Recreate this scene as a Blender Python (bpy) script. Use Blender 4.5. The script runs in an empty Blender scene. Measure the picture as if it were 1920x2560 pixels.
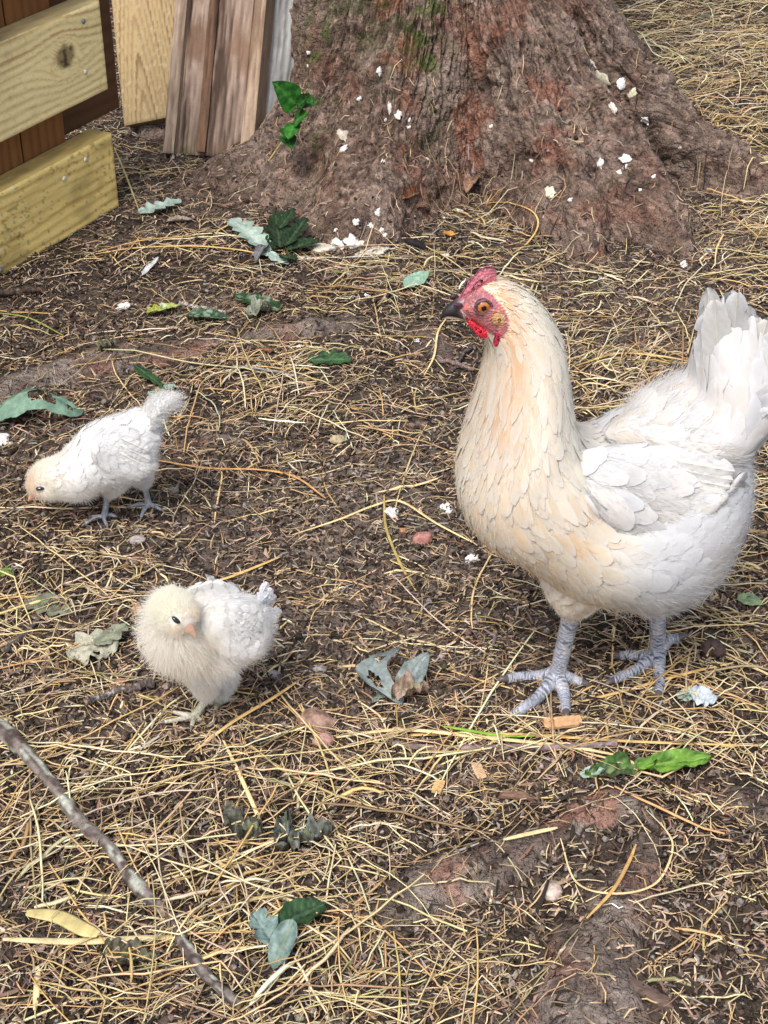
import bpy, math, random
import numpy as np
from mathutils import Vector
from mathutils.bvhtree import BVHTree

random.seed(7)
RNG = np.random.default_rng(11)
SC = bpy.context.scene
COL = SC.collection
R = math.radians

# ------------------------------------------------------------------ camera
FPX, PITCH, CAMH = 3900.0, R(34.0), 0.88
cam_d = bpy.data.cameras.new("camera")
cam = bpy.data.objects.new("camera", cam_d)
COL.objects.link(cam)
cam.location = (0, 0, CAMH)
cam.rotation_euler = (math.pi / 2 - PITCH, 0, 0)
cam_d.sensor_fit = 'VERTICAL'
cam_d.sensor_height = 24.0
cam_d.lens = 24.0 * FPX / 2560.0
cam_d.clip_start = 0.02
cam_d.clip_end = 400
SC.camera = cam

# ------------------------------------------------------------------ sky, sun, exposure
world = bpy.data.worlds.new("World")
SC.world = world
world.use_nodes = True
wn = world.node_tree
sky = wn.nodes.new('ShaderNodeTexSky')
sky.sky_type = 'NISHITA'
sky.sun_disc = False
SUN_EL, SUN_AZ = R(58), R(205)          # azimuth clockwise from +Y
sky.sun_elevation = SUN_EL
sky.sun_rotation = SUN_AZ
sky.dust_density = 3.0
sky.ozone_density = 0.6
bgn = wn.nodes['Background']
bgn.inputs['Strength'].default_value = 0.11
hsv = wn.nodes.new('ShaderNodeHueSaturation')
hsv.inputs['Saturation'].default_value = 0.55       # thin overcast
wn.links.new(sky.outputs[0], hsv.inputs['Color'])
wn.links.new(hsv.outputs[0], bgn.inputs['Color'])
sun_d = bpy.data.lights.new("sun", 'SUN')
sun_d.energy = 1.5
sun_d.angle = R(22)
sun_d.color = (1.0, 0.95, 0.89)
sun = bpy.data.objects.new("sun", sun_d)
COL.objects.link(sun)
sdir = Vector((math.sin(SUN_AZ) * math.cos(SUN_EL), math.cos(SUN_AZ) * math.cos(SUN_EL), math.sin(SUN_EL)))
sun.rotation_euler = sdir.to_track_quat('Z', 'Y').to_euler()
SC.view_settings.view_transform = 'Standard'
SC.view_settings.look = 'None'
SC.view_settings.gamma = 1
SC.view_settings.use_curve_mapping = False
SC.view_settings.exposure = 0.85
SC.render.engine = 'CYCLES'
SC.cycles.max_bounces = 10
SC.cycles.diffuse_bounces = 6

# ------------------------------------------------------------------ helpers
def ray(u, v):
    d = np.array([(u - 960) / FPX, 1.0, -(v - 1280) / FPX])
    c, s = math.cos(PITCH), math.sin(PITCH)
    w = np.array([d[0], d[1] * c + d[2] * s, -d[1] * s + d[2] * c])
    return w / np.linalg.norm(w)
CAMP = np.array([0, 0, CAMH])
def gpt(u, v, z=0.0):
    d = ray(u, v)
    return CAMP + d * ((z - CAMH) / d[2])
def lin(r, g=None, b=None):
    if g is None:
        r, g, b = [int(r[i:i + 2], 16) for i in (1, 3, 5)]
    f = lambda c: (c / 255 / 12.92) if c / 255 <= 0.04045 else ((c / 255 + 0.055) / 1.055) ** 2.4
    return np.array([f(r), f(g), f(b)])
def unit(a):
    a = np.asarray(a, float)
    return a / np.maximum(np.linalg.norm(a, axis=-1, keepdims=True), 1e-12)

def _h(i, j, k, seed):
    x = (i * 374761393 + j * 668265263 + k * 2147483647 + seed * 1274126177) & 0xFFFFFFFF
    x = ((x ^ (x >> 13)) * 1274126177) & 0xFFFFFFFF
    x = ((x ^ (x >> 16)) * 2246822519) & 0xFFFFFFFF
    return ((x ^ (x >> 15)) & 0xFFFFFF) / float(0xFFFFFF) * 2 - 1
def noise(x, y, z=0.0, seed=0):
    x, y, z = np.broadcast_arrays(np.asarray(x, float), np.asarray(y, float), np.asarray(z, float))
    xi, yi, zi = np.floor(x).astype(np.int64), np.floor(y).astype(np.int64), np.floor(z).astype(np.int64)
    xf, yf, zf = x - xi, y - yi, z - zi
    f = lambda t: t * t * t * (t * (t * 6 - 15) + 10)
    a, b, c = f(xf), f(yf), f(zf)
    r = 0
    for dx in (0, 1):
        for dy in (0, 1):
            for dz in (0, 1):
                w = (a if dx else 1 - a) * (b if dy else 1 - b) * (c if dz else 1 - c)
                r = r + w * _h(xi + dx, yi + dy, zi + dz, seed)
    return r
def fbm(x, y, z=0.0, seed=0, oct=4, gain=0.5):
    r, a, f, t = 0, 1.0, 1.0, 0
    for o in range(oct):
        r = r + a * noise(np.asarray(x) * f, np.asarray(y) * f, np.asarray(z) * f, seed + o * 17)
        t += a; a *= gain; f *= 2.03
    return r / t
def sstep(a, b, x):
    t = np.clip((x - a) / (b - a), 0, 1)
    return t * t * (3 - 2 * t)
def mix(a, b, t):
    t = np.asarray(t)[..., None]
    return np.asarray(a) * (1 - t) + np.asarray(b) * t

def mesh_obj(name, V, F, mat, parent=None, col=None, smooth=True, uv=None):
    """V (n,3) world coordinates; F (m,3|4) array or list of polygons."""
    V = np.asarray(V, float)
    if parent is not None:
        off = np.array(parent['_o']) if '_o' in parent.keys() else np.zeros(3)
        V = V - off
    me = bpy.data.meshes.new(name)
    if isinstance(F, np.ndarray):
        m, k = F.shape
        me.vertices.add(len(V)); me.vertices.foreach_set('co', V.astype(np.float32).ravel())
        me.loops.add(m * k); me.loops.foreach_set('vertex_index', F.astype(np.int32).ravel())
        me.polygons.add(m)
        me.polygons.foreach_set('loop_start', np.arange(0, m * k, k, dtype=np.int32))
        me.polygons.foreach_set('loop_total', np.full(m, k, dtype=np.int32))
        me.update(calc_edges=True)
    else:
        me.from_pydata([tuple(v) for v in V], [], [tuple(int(i) for i in f) for f in F])
    if smooth:
        me.polygons.foreach_set('use_smooth', np.ones(len(me.polygons), dtype=bool))
    if col is not None:
        col = np.asarray(col, float)
        if col.ndim == 1:
            col = np.tile(col, (len(V), 1))
        ca = me.color_attributes.new('col', 'FLOAT_COLOR', 'POINT')
        ca.data.foreach_set('color', np.concatenate([col, np.ones((len(V), 1))], 1).astype(np.float32).ravel())
    me.validate()
    me.materials.append(mat)
    o = bpy.data.objects.new(name, me)
    COL.objects.link(o)
    if parent is not None:
        o.parent = parent
    return o
def thing(name, label, cat, loc=(0, 0, 0), group=None):
    o = bpy.data.objects.new(name, None)
    o.empty_display_size = 0.03
    o.location = tuple(float(c) for c in loc)
    COL.objects.link(o)
    o['label'] = label; o['category'] = cat
    if group: o['group'] = group
    o['_o'] = [float(c) for c in loc]
    return o
def part_at(o, loc):
    """gives a mesh part its own origin bookkeeping so sub-parts can hang under it (local space == parent's)."""
    o['_o'] = [float(c) for c in loc]
    return o
def tag(o, label, cat, group=None):
    o['label'] = label; o['category'] = cat
    if group: o['group'] = group
    return o
def recentre(o):
    """moves a top-level mesh's origin to its base centre."""
    me = o.data
    n = len(me.vertices)
    a = np.empty(n * 3, np.float32); me.vertices.foreach_get('co', a); a = a.reshape(-1, 3)
    c = np.array([a[:, 0].mean(), a[:, 1].mean(), a[:, 2].min()])
    a -= c; me.vertices.foreach_set('co', a.ravel()); me.update()
    o.location = tuple(float(x) for x in c)
    return o
def grid_faces(nu, nv, wrap_v=False):
    i = np.arange(nu - 1)[:, None]; j = np.arange(nv if wrap_v else nv - 1)[None, :]
    j2 = (j + 1) % nv
    a = i * nv + j; b = i * nv + j2; c = (i + 1) * nv + j2; d = (i + 1) * nv + j
    return np.stack([a, b, c, d], -1).reshape(-1, 4)

# ------------------------------------------------------------------ materials
def material(name, rough=0.8, base=None, var=0.25, vscale=60, bump=(), spec=0.3, sss=0.0, transl=0.0, coat=0.0):
    m = bpy.data.materials.new(name); m.use_nodes = True
    nt = m.node_tree; N = nt.nodes; L = nt.links
    p = N['Principled BSDF']
    p.inputs['Roughness'].default_value = rough
    p.inputs['Specular IOR Level'].default_value = spec
    tc = N.new('ShaderNodeTexCoord')
    if base is None:
        a = N.new('ShaderNodeAttribute'); a.attribute_name = 'col'; src = a.outputs['Color']
    else:
        rgb = N.new('ShaderNodeRGB'); rgb.outputs[0].default_value = (*base, 1); src = rgb.outputs[0]
    if var > 0:
        n = N.new('ShaderNodeTexNoise'); n.inputs['Scale'].default_value = vscale
        n.inputs['Detail'].default_value = 5; n.inputs['Roughness'].default_value = 0.65
        L.new(tc.outputs['Object'], n.inputs['Vector'])
        mr = N.new('ShaderNodeMapRange')
        mr.inputs['From Min'].default_value = 0.3; mr.inputs['From Max'].default_value = 0.7
        mr.inputs['To Min'].default_value = 1 - var; mr.inputs['To Max'].default_value = 1 + var
        L.new(n.outputs['Fac'], mr.inputs['Value'])
        vm = N.new('ShaderNodeVectorMath'); vm.operation = 'SCALE'
        L.new(src, vm.inputs[0]); L.new(mr.outputs[0], vm.inputs['Scale'])
        src = vm.outputs[0]
    L.new(src, p.inputs['Base Color'])
    prev = None
    for kind, scale, stren, dist in bump:
        if kind == 'noise':
            t = N.new('ShaderNodeTexNoise'); t.inputs['Scale'].default_value = scale
            t.inputs['Detail'].default_value = 4; o = t.outputs['Fac']
        elif kind == 'edge':
            w_ = N.new('ShaderNodeTexNoise'); w_.inputs['Scale'].default_value = scale * .6
            L.new(tc.outputs['Object'], w_.inputs['Vector'])
            mxv = N.new('ShaderNodeMixRGB'); mxv.inputs[0].default_value = 0.06
            L.new(tc.outputs['Object'], mxv.inputs[1]); L.new(w_.outputs['Color'], mxv.inputs[2])
            t = N.new('ShaderNodeTexVoronoi'); t.feature = 'DISTANCE_TO_EDGE'; t.inputs['Scale'].default_value = scale
            cl_ = N.new('ShaderNodeMapRange'); cl_.inputs['From Max'].default_value = 0.16
            L.new(t.outputs['Distance'], cl_.inputs['Value']); o = cl_.outputs[0]
        else:
            t = N.new('ShaderNodeTexVoronoi'); t.inputs['Scale'].default_value = scale
            o = t.outputs['Distance']
        L.new(mxv.outputs[0] if kind == 'edge' else tc.outputs['Object'], t.inputs['Vector'])
        b = N.new('ShaderNodeBump'); b.inputs['Strength'].default_value = stren
        b.inputs['Distance'].default_value = dist
        L.new(o, b.inputs['Height'])
        if prev: L.new(prev, b.inputs['Normal'])
        prev = b.outputs['Normal']
    if prev: L.new(prev, p.inputs['Normal'])
    if sss > 0:
        p.inputs['Subsurface Weight'].default_value = sss
        p.inputs['Subsurface Radius'].default_value = (0.004, 0.003, 0.002)
        p.inputs['Subsurface Scale'].default_value = 1.0
    if coat > 0:
        p.inputs['Coat Weight'].default_value = coat; p.inputs['Coat Roughness'].default_value = 0.1
    if transl > 0:
        t = N.new('ShaderNodeBsdfTranslucent'); L.new(src, t.inputs['Color'])
        mx = N.new('ShaderNodeMixShader'); mx.inputs[0].default_value = transl
        L.new(p.outputs[0], mx.inputs[1]); L.new(t.outputs[0], mx.inputs[2])
        L.new(mx.outputs[0], N['Material Output'].inputs['Surface'])
    return m

M_SOIL = material("soil", 0.95, var=0.45, vscale=170, bump=[('noise', 220, 0.9, 0.004), ('voronoi', 330, 0.6, 0.003)], spec=0.15)
M_LITTER = material("litter_chips", 0.85, var=0.2, vscale=300, bump=[('noise', 700, 0.4, 0.001)], spec=0.25)
M_STRAW = material("straw", 0.62, var=0.22, vscale=110, bump=[('noise', 900, 0.3, 0.0006)], spec=0.4)
M_BARK = material("bark", 0.88, var=0.4, vscale=130, bump=[('edge', 75, 0.55, 0.004), ('noise', 110, 0.9, 0.007), ('noise', 330, 1.0, 0.0035)], spec=0.2)
M_WOOD = material("wood", 0.75, var=0.08, vscale=260, bump=[('noise', 500, 0.35, 0.0008)], spec=0.25)
M_STICK = material("stick_bark", 0.85, var=0.4, vscale=200, bump=[('noise', 350, 0.7, 0.002)], spec=0.2)
M_LEAF = material("leaf", 0.55, var=0.25, vscale=150, bump=[('noise', 260, 0.45, 0.0012)], spec=0.35, transl=0.12)
M_DRYLEAF = material("dry_leaf", 0.85, var=0.3, vscale=180, bump=[('noise', 300, 0.8, 0.002)], spec=0.15, transl=0.08)
M_STONE = material("stone", 0.8, var=0.3, vscale=220, bump=[('noise', 300, 0.6, 0.0015)], spec=0.3)
M_DROP = material("dropping", 0.8, var=0.12, vscale=300, bump=[('noise', 420, 0.7, 0.0015)], spec=0.2)
M_FEATHER = material("feather", 0.72, var=0.05, vscale=90, bump=[('noise', 500, 0.25, 0.0006)], spec=0.2, transl=0.22)
M_DOWN = material("down", 0.85, var=0.0, spec=0.1, transl=0.45)
M_SKIN = material("red_skin", 0.5, var=0.28, vscale=420, bump=[('voronoi', 620, 0.7, 0.0012), ('noise', 300, 0.4, 0.001)], spec=0.4, sss=0.15)
M_SCALE = material("leg_scale", 0.38, var=0.25, vscale=420, bump=[('voronoi', 520, 0.6, 0.0012)], spec=0.4)
M_BEAK = material("beak", 0.38, var=0.15, vscale=300, bump=[('noise', 300, 0.2, 0.0006)], spec=0.5)
M_EYE = material("eye_ball", 0.08, var=0.0, spec=0.7, coat=0.6)
M_DARK = material("dark_metal", 0.5, base=(0.25, 0.26, 0.27), var=0.2)

# ------------------------------------------------------------------ ground
ROOT_HUMPS = []
def gz(x, y):
    x = np.asarray(x, float); y = np.asarray(y, float)
    z = 0.010 * fbm(x * 3.1, y * 3.1, 0, 3, 3) + 0.0035 * fbm(x * 17, y * 17, 0, 5, 3)
    return z + 0.03 * np.exp(-(((x - 0.75) / 0.35) ** 2 + ((y - 2.7) / 0.6) ** 2))
gx = np.linspace(-1.35, 1.45, 470); gy = np.linspace(0.3, 3.6, 560)
GX, GY = np.meshgrid(gx, gy, indexing='ij')
GZ = gz(GX, GY) + 0.0035 * noise(GX * 75, GY * 75, 0, 9) + 0.002 * noise(GX * 160, GY * 160, 0, 10)
soil_dark = lin(62, 53, 46); soil_mid = lin(100, 88, 79); soil_grey = lin(134, 121, 112)
tt = sstep(-0.5, 0.6, fbm(GX * 9, GY * 9, 0, 21, 4))
gcol = mix(soil_dark, soil_mid, tt)
bare = gpt(860, 1330)
tb = np.exp(-(((GX - bare[0]) / 0.17) ** 2 + ((GY - bare[1]) / 0.2) ** 2))
gcol = mix(gcol, soil_grey, np.clip(tb * (0.6 + 0.5 * fbm(GX * 30, GY * 30, 0, 8, 3)), 0, 1))
GV = np.stack([GX, GY, GZ], -1).reshape(-1, 3)
GF = grid_faces(len(gx), len(gy))
ground = mesh_obj("ground", GV, GF, M_SOIL, col=gcol.reshape(-1, 3))
ground['kind'] = 'structure'
# the rest of the yard, a ring sheet that reaches the horizon
ox = np.array([-90, -30, -8, -3, -1.35, 1.45, 3, 8, 30, 90.0]); oy = np.array([-90, -30, -8, -2, 0.3, 3.6, 6, 12, 30, 90.0])
OX, OY = np.meshgrid(ox, oy, indexing='ij')
FO = grid_faces(10, 10)
keep = [f for f in FO.tolist() if not (np.allclose([ox[f[0] // 10], oy[f[0] % 10]], [-1.35, 0.3]))]
OZ = np.where((OX >= -1.36) & (OX <= 1.46) & (OY >= 0.29) & (OY <= 3.61), gz(OX, OY) - 0.006, -0.004)
yard = mesh_obj("ground", np.stack([OX, OY, OZ], -1).reshape(-1, 3), np.array(keep), M_SOIL, col=soil_mid)
yard['kind'] = 'structure'

# ------------------------------------------------------------------ tree
TC = np.array([0.10, 2.47])
def ang(u, v):
    p = gpt(u, v); return math.atan2(p[1] - TC[1], p[0] - TC[0]), math.hypot(p[0] - TC[0], p[1] - TC[1])
LOBES = []   # (pixel where the root sinks in, angular width)
for (u, v, w, amp) in [(470, 500, 0.30, 1.0), (800, 610, 0.30, 1.0), (1000, 540, 0.2, .9), (1500, 660, 0.16, 1.0), (1760, 640, 0.16, 1.0),
                       (2000, 510, 0.14, 1.0), (1745, 330, 0.17, 1.0), (1640, 150, 0.2, 1.0)]:
    a, r = ang(u, v); LOBES.append((a, r * 1.12, w))
LOBES += [(math.radians(75), 0.6, 0.35), (math.radians(140), 0.62, 0.3), (math.radians(185), 0.55, 0.3)]
def Rroot(th):
    base = 0.31
    s = np.zeros_like(th)
    acc = np.full_like(th, 0.0)
    for a, r, w in LOBES:
        d = (th - a + math.pi) % (2 * math.pi) - math.pi
        acc = np.maximum(acc, (r - base) * np.exp(-(d / w) ** 2)) if False else acc + ((r - base) * np.exp(-(d / w) ** 2)) ** 3
    return base + np.cbrt(acc)
nt_ = 900
# finer angular sampling on the side that faces the yard
tha = np.concatenate([np.linspace(-math.pi * 0.86, math.pi * 0.06, 760, endpoint=False), np.linspace(math.pi * 0.06, math.pi * 1.14, 140, endpoint=False)])
ss = np.concatenate([np.linspace(0, 1, 330)])
zz = np.linspace(1.6, 0.25, 40, endpoint=False)
TH = tha[:, None]
RR = Rroot(TH + 0.05 * noise(TH * 3, 0, 0, 2))
rho1 = 0.225 + 0.014 * noise(np.cos(TH) * 1.7, np.sin(TH) * 1.7, 0, 31)
S = ss[None, :]
warp = 0.10 * fbm(np.cos(TH) * 3 + S * 2, np.sin(TH) * 3, S * 2, 41, 3)
RRw = Rroot(TH + warp * sstep(0.1, 0.7, S))
rhoF = rho1 + (RRw - rho1) * S
rootness = np.clip((RRw - 0.31) / 0.25, 0, 1)
dl = (TH - LOBES[0][0] + math.pi) % (2 * math.pi) - math.pi
ex = 2.3 - 0.75 * rootness + 2.6 * np.exp(-((dl + .12) / 0.42) ** 2)
zF = 0.25 * (1 - S) ** ex + 0.035 * rootness * np.sin(np.pi * np.clip(S, 0, 1)) * S - 0.03 * S ** 3
rhoT = rho1 + 0 * zz[None, :] - 0.05 * (zz[None, :] - 0.25); rhoT = rhoT - 0.02 * (1 - np.exp(-(zz[None, :] - 0.25) / 0.1))
rho = np.concatenate([rhoT, rhoF], 1); zt = np.concatenate([np.broadcast_to(zz[None, :], rhoT.shape), zF], 1)
X = TC[0] + rho * np.cos(TH); Y = TC[1] + rho * np.sin(TH); Z = zt + 0
def gnorm(X, Y, Z):
    P = np.stack([X, Y, Z], -1)
    du = np.gradient(P, axis=0); dv = np.gradient(P, axis=1)
    n = unit(np.cross(du, dv))
    return n
Nn = gnorm(X, Y, Z)
out = np.stack([np.cos(TH) + 0 * X, np.sin(TH) + 0 * X, 0.6 + 0 * X], -1)
Nn = np.where((np.sum(Nn * out, -1) < 0)[..., None], -Nn, Nn)
plen = np.cumsum(np.sqrt(np.diff(X, axis=1, prepend=X[:, :1]) ** 2 + np.diff(Y, axis=1, prepend=Y[:, :1]) ** 2 + np.diff(Z, axis=1, prepend=Z[:, :1]) ** 2), 1)
wob = 0.35 * fbm(X * 7, Y * 7, Z * 7, 61, 3)
q1 = TH * 17 + wob * 2.4; q2 = plen * 11
ridge = 1 - np.abs(fbm(q1 * 1.9, q2, 0, 71, 3)) * 3.2           # long furrows
ridge = np.clip(ridge, 0, 1)
fl = fbm(X * 70 + 0.6 * noise(X * 30, Y * 30, Z * 30, 5), Y * 70, Z * 70, 81, 3)      # flakes
pl = 1 - np.abs(fbm(TH * 60 + wob * 8, plen * 42, 0, 91, 2)) * 2.6
pl = np.clip(pl, 0, 1)
up = sstep(0.03, 0.20, Z)
macro = 0.022 * fbm(X * 9, Y * 9, Z * 9, 101, 3) + 0.008 * fbm(X * 25, Y * 25, Z * 25, 107, 3)
disp = macro - (0.0035 + 0.006 * up) * ridge ** 2 - (0.0025 + 0.003 * up) * pl ** 3 + 0.004 * fl
endm = 1.0
X = X + Nn[..., 0] * disp; Y = Y + Nn[..., 1] * disp; Z = Z + Nn[..., 2] * disp
c_br = lin(114, 95, 84); c_gr = lin(146, 129, 118); c_dk = lin(58, 44, 40); c_rd = lin(158, 92, 68); c_ms = lin(78, 96, 44)
t1 = sstep(-0.35, 0.45, fbm(X * 14, Y * 14, Z * 14, 111, 4))
tcol = mix(c_br, c_gr, t1)
def near(u, v, ru, rv, z=0.1):
    p = gpt(u, v, z); s = FPX / 2.6
    return np.exp(-(((X - p[0]) * s / ru) ** 2 + ((Y - p[1]) * s * 0.45 / rv) ** 2 + ((Z - z) * s * 0.9 / rv) ** 2 * 0.3))
redm = np.clip(near(975, 60, 55, 130, .22) + near(1270, 250, 130, 120, .14) + 0.8 * near(1240, 400, 150, 90, .06) + 0.5 * near(880, 250, 120, 120, .12)
               + 0.6 * near(1450, 620, 140, 60, .02) + 0.32, 0, 1.2)
rf = sstep(0.05, 0.5, fbm(X * 22, Y * 22, Z * 22, 121, 4) + 0.25 * (redm - 0.4)) * redm
tcol = mix(tcol, c_rd, np.clip(rf * 0.42, 0, 0.5))
crack = np.clip(ridge ** 3 * (0.35 + 0.5 * up) + 0.45 * pl ** 4, 0, 0.85)
tcol = mix(tcol, c_dk, crack)
fine = sstep(0.1, 0.5, fbm(X * 120, Y * 120, Z * 120, 131, 2))
tcol = mix(tcol, lin(178, 152, 136), fine * 0.5)
dk2 = sstep(0.15, 0.5, fbm(X * 95 + 7, Y * 95, Z * 95, 133, 2))
tcol = mix(tcol, lin(62, 48, 44), dk2 * 0.55)
mossm = np.clip(near(1070, 100, 45, 130, .18) + near(790, 120, 30, 140, .18) + .5 * near(900, 60, 200, 80, .2), 0, 1) * sstep(-0.1, 0.35, fbm(X * 60, Y * 60, Z * 60, 141, 3))
tcol = mix(tcol, c_ms, np.clip(mossm * 0.7, 0, 1))
TV = np.stack([X, Y, Z], -1).reshape(-1, 3)
nT, mT = X.shape
TF = grid_faces(mT, nT, wrap_v=True)      # reorder: rows along second axis
idx = np.arange(nT * mT).reshape(nT, mT).T.ravel()
TF = idx[TF]
tree = thing("tree", "big old tree base with flaring reddish grey bark roots", "tree", (TC[0], TC[1], 0))
trunk = mesh_obj("trunk", TV, TF, M_BARK, tree, tcol.reshape(-1, 3))

BV_G = BVHTree.FromPolygons([tuple(v) for v in GV], [tuple(f) for f in GF.tolist()])
BV_T = BVHTree.FromPolygons([tuple(v) for v in TV], [tuple(f) for f in TF.tolist()])

def bark_tube(name, pts, rad, sink=0.35, seed=0, nseg=34, redness=0.4, flat=0.7):
    """surface root: noisy tube lying half buried."""
    pts = np.array(pts); rad = np.array(rad)
    n = 110
    P, rr = spline(pts, n), spline(rad[:, None], n)[:, 0]
    T = unit(np.gradient(P, axis=0)); side = unit(np.cross(T, [0, 0, 1.0])); upv = np.cross(side, T)
    a = np.linspace(0, 2 * np.pi, nseg, endpoint=False)
    r = rr[:, None] * (1 + 0 * a[None, :])
    Q = P[:, None, :] + side[:, None, :] * (np.cos(a)[None, :, None] * r[..., None]) + upv[:, None, :] * (np.sin(a)[None, :, None] * r[..., None] * flat)
    Nn = unit(Q - P[:, None, :])
    m = 0.28 * rr[:, None] * fbm(Q[..., 0] * 16, Q[..., 1] * 16, Q[..., 2] * 16, seed, 3) + 0.0035 * fbm(Q[..., 0] * 85, Q[..., 1] * 85, Q[..., 2] * 85, seed + 3, 3)
    L = np.arange(n)[:, None] / n * 9
    rg = np.clip(1 - np.abs(fbm(a[None, :] * 2.3 + 0 * L, L, 0, seed + 9, 2)) * 4, 0, 1)
    m = m - 0.002 * rg
    Q = Q + Nn * m[..., None]
    c = mix(lin(110, 97, 89), lin(142, 130, 121), sstep(-.3, .4, fbm(Q[..., 0] * 30, Q[..., 1] * 30, Q[..., 2] * 30, seed + 1, 3)))
    c = mix(c, lin(176, 104, 80), np.clip(sstep(.0, .45, fbm(Q[..., 0] * 26, Q[..., 1] * 26, Q[..., 2] * 26, seed + 2, 3)) * redness * .8, 0, .4))
    c = mix(c, lin(60, 46, 42), rg ** 2 * .6)
    o = mesh_obj(name, Q.reshape(-1, 3), grid_faces(n, nseg, True), M_BARK, tree, c.reshape(-1, 3))
    ROOTV.append((Q.reshape(-1, 3), grid_faces(n, nseg, True)))
    return o
def spline(pts, n):
    pts = np.asarray(pts, float)
    if len(pts) == 2:
        t = np.linspace(0, 1, n)[:, None]; return pts[0] * (1 - t) + pts[1] * t
    P = np.concatenate([[2 * pts[0] - pts[1]], pts, [2 * pts[-1] - pts[-2]]])
    m = len(pts) - 1
    t = np.linspace(0, m, n); i = np.minimum(t.astype(int), m - 1); f = (t - i)[:, None]
    p0, p1, p2, p3 = P[i], P[i + 1], P[i + 2], P[i + 3]
    return 0.5 * (2 * p1 + (p2 - p0) * f + (2 * p0 - 5 * p1 + 4 * p2 - p3) * f ** 2 + (3 * p1 - p0 - 3 * p2 + p3) * f ** 3)
ROOTV = []
def hump(pxs, rads, depth, **k):
    P = []
    for (u, v), r in zip(pxs, rads):
        p = gpt(u, v); p[2] = float(gz(p[0], p[1])) - r * depth; P.append(p)
    return bark_tube("root", P, rads, **k)
hump([(-60, 1010), (120, 940), (260, 905), (400, 880), (560, 850), (720, 820), (880, 795), (1010, 800), (1090, 850), (1130, 930)],
     [.03, .048, .055, .05, .03, .042, .045, .035, .03, .02], 0.56, seed=201, redness=.35)
hump([(930, 2300), (1000, 2260), (1105, 2205), (1284, 2140), (1400, 2080), (1480, 2035), (1560, 2030), (1650, 2080)],
     [.012, .024, .028, .026, .017, .02, .02, .01], 0.38, seed=220, redness=.8)
hump([(1480, 2700), (1475, 2560), (1480, 2420), (1540, 2300), (1590, 2205), (1620, 2100)],
     [.034, .038, .036, .028, .02, .01], 0.28, seed=240, redness=.3)
hump([(1330, 2700), (1330, 2600), (1350, 2520), (1400, 2460)], [.02, .026, .024, .012], 0.5, seed=260, redness=.3)
hump([(1720, 1960), (1800, 1985), (1900, 2020), (2010, 2080)], [.012, .022, .026, .026], 0.5, seed=280, redness=.4)
hump([(440, 1120), (500, 1103), (560, 1098), (610, 1110)], [.006, .011, .011, .006], 0.5, seed=300, redness=1.0)
hump([(950, 1075), (1010, 1055), (1070, 1060)], [.006, .014, .008], 0.5, seed=320, redness=.8)
BV_R = []
for (v, f) in ROOTV:
    BV_R.append(BVHTree.FromPolygons([tuple(x) for x in v], [tuple(x) for x in f.tolist()]))
DOWN = Vector((0, 0, -1))
def drop(x, y, z0=1.0):
    """height of whatever lies uppermost at x, y (ground, root or trunk flare) and its normal."""
    best, nb, which = -0.02, Vector((0, 0, 1)), 0
    o = Vector((x, y, z0))
    h = BV_G.ray_cast(o, DOWN)
    if h[0] is not None: best, nb = h[0].z, h[1]
    if (x - TC[0]) ** 2 + (y - TC[1]) ** 2 < 1.2:
        h = BV_T.ray_cast(o, DOWN)
        if h[0] is not None and h[0].z > best: best, nb, which = h[0].z, h[1], 1
    for b in BV_R:
        h = b.ray_cast(o, DOWN)
        if h[0] is not None and h[0].z > best: best, nb, which = h[0].z, h[1], 2
    if nb.z < 0: nb = -nb
    return best, nb, which
# a cached height field, for speed
HGX = np.linspace(-1.35, 1.45, 400); HGY = np.linspace(0.3, 3.6, 470)
HM = np.zeros((400, 470)); HW = np.zeros((400, 470))
for i, x in enumerate(HGX):
    for j, y in enumerate(HGY):
        HM[i, j], _, HW[i, j] = drop(x, y)
def hmap(x, y, A=None):
    A = HM if A is None else A
    fx = np.clip((np.asarray(x) + 1.35) / 2.8 * 399, 0, 398.99); fy = np.clip((np.asarray(y) - 0.3) / 3.3 * 469, 0, 468.99)
    i = fx.astype(int); j = fy.astype(int); a = fx - i; b = fy - j
    return A[i, j] * (1 - a) * (1 - b) + A[i + 1, j] * a * (1 - b) + A[i, j + 1] * (1 - a) * b + A[i + 1, j + 1] * a * b
def hit(u, v):
    d = Vector(ray(u, v)); o = Vector(CAMP)
    best = None
    for b in [BV_G, BV_T] + BV_R:
        h = b.ray_cast(o, d)
        if h[0] is not None and (best is None or h[3] < best[3]): best = h
    if best is None:
        p = gpt(u, v); return p, np.array([0, 0, 1.0])
    n = np.array(best[1]); 
    if n @ np.array(d) > 0: n = -n
    return np.array(best[0]), n
def to_px(P):
    P = np.atleast_2d(P) - CAMP
    c, s = math.cos(PITCH), math.sin(PITCH)
    dep = P[:, 1] * c - P[:, 2] * s; up_ = P[:, 1] * s + P[:, 2] * c
    return 960 + FPX * P[:, 0] / dep, 1280 - FPX * up_ / dep


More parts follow.
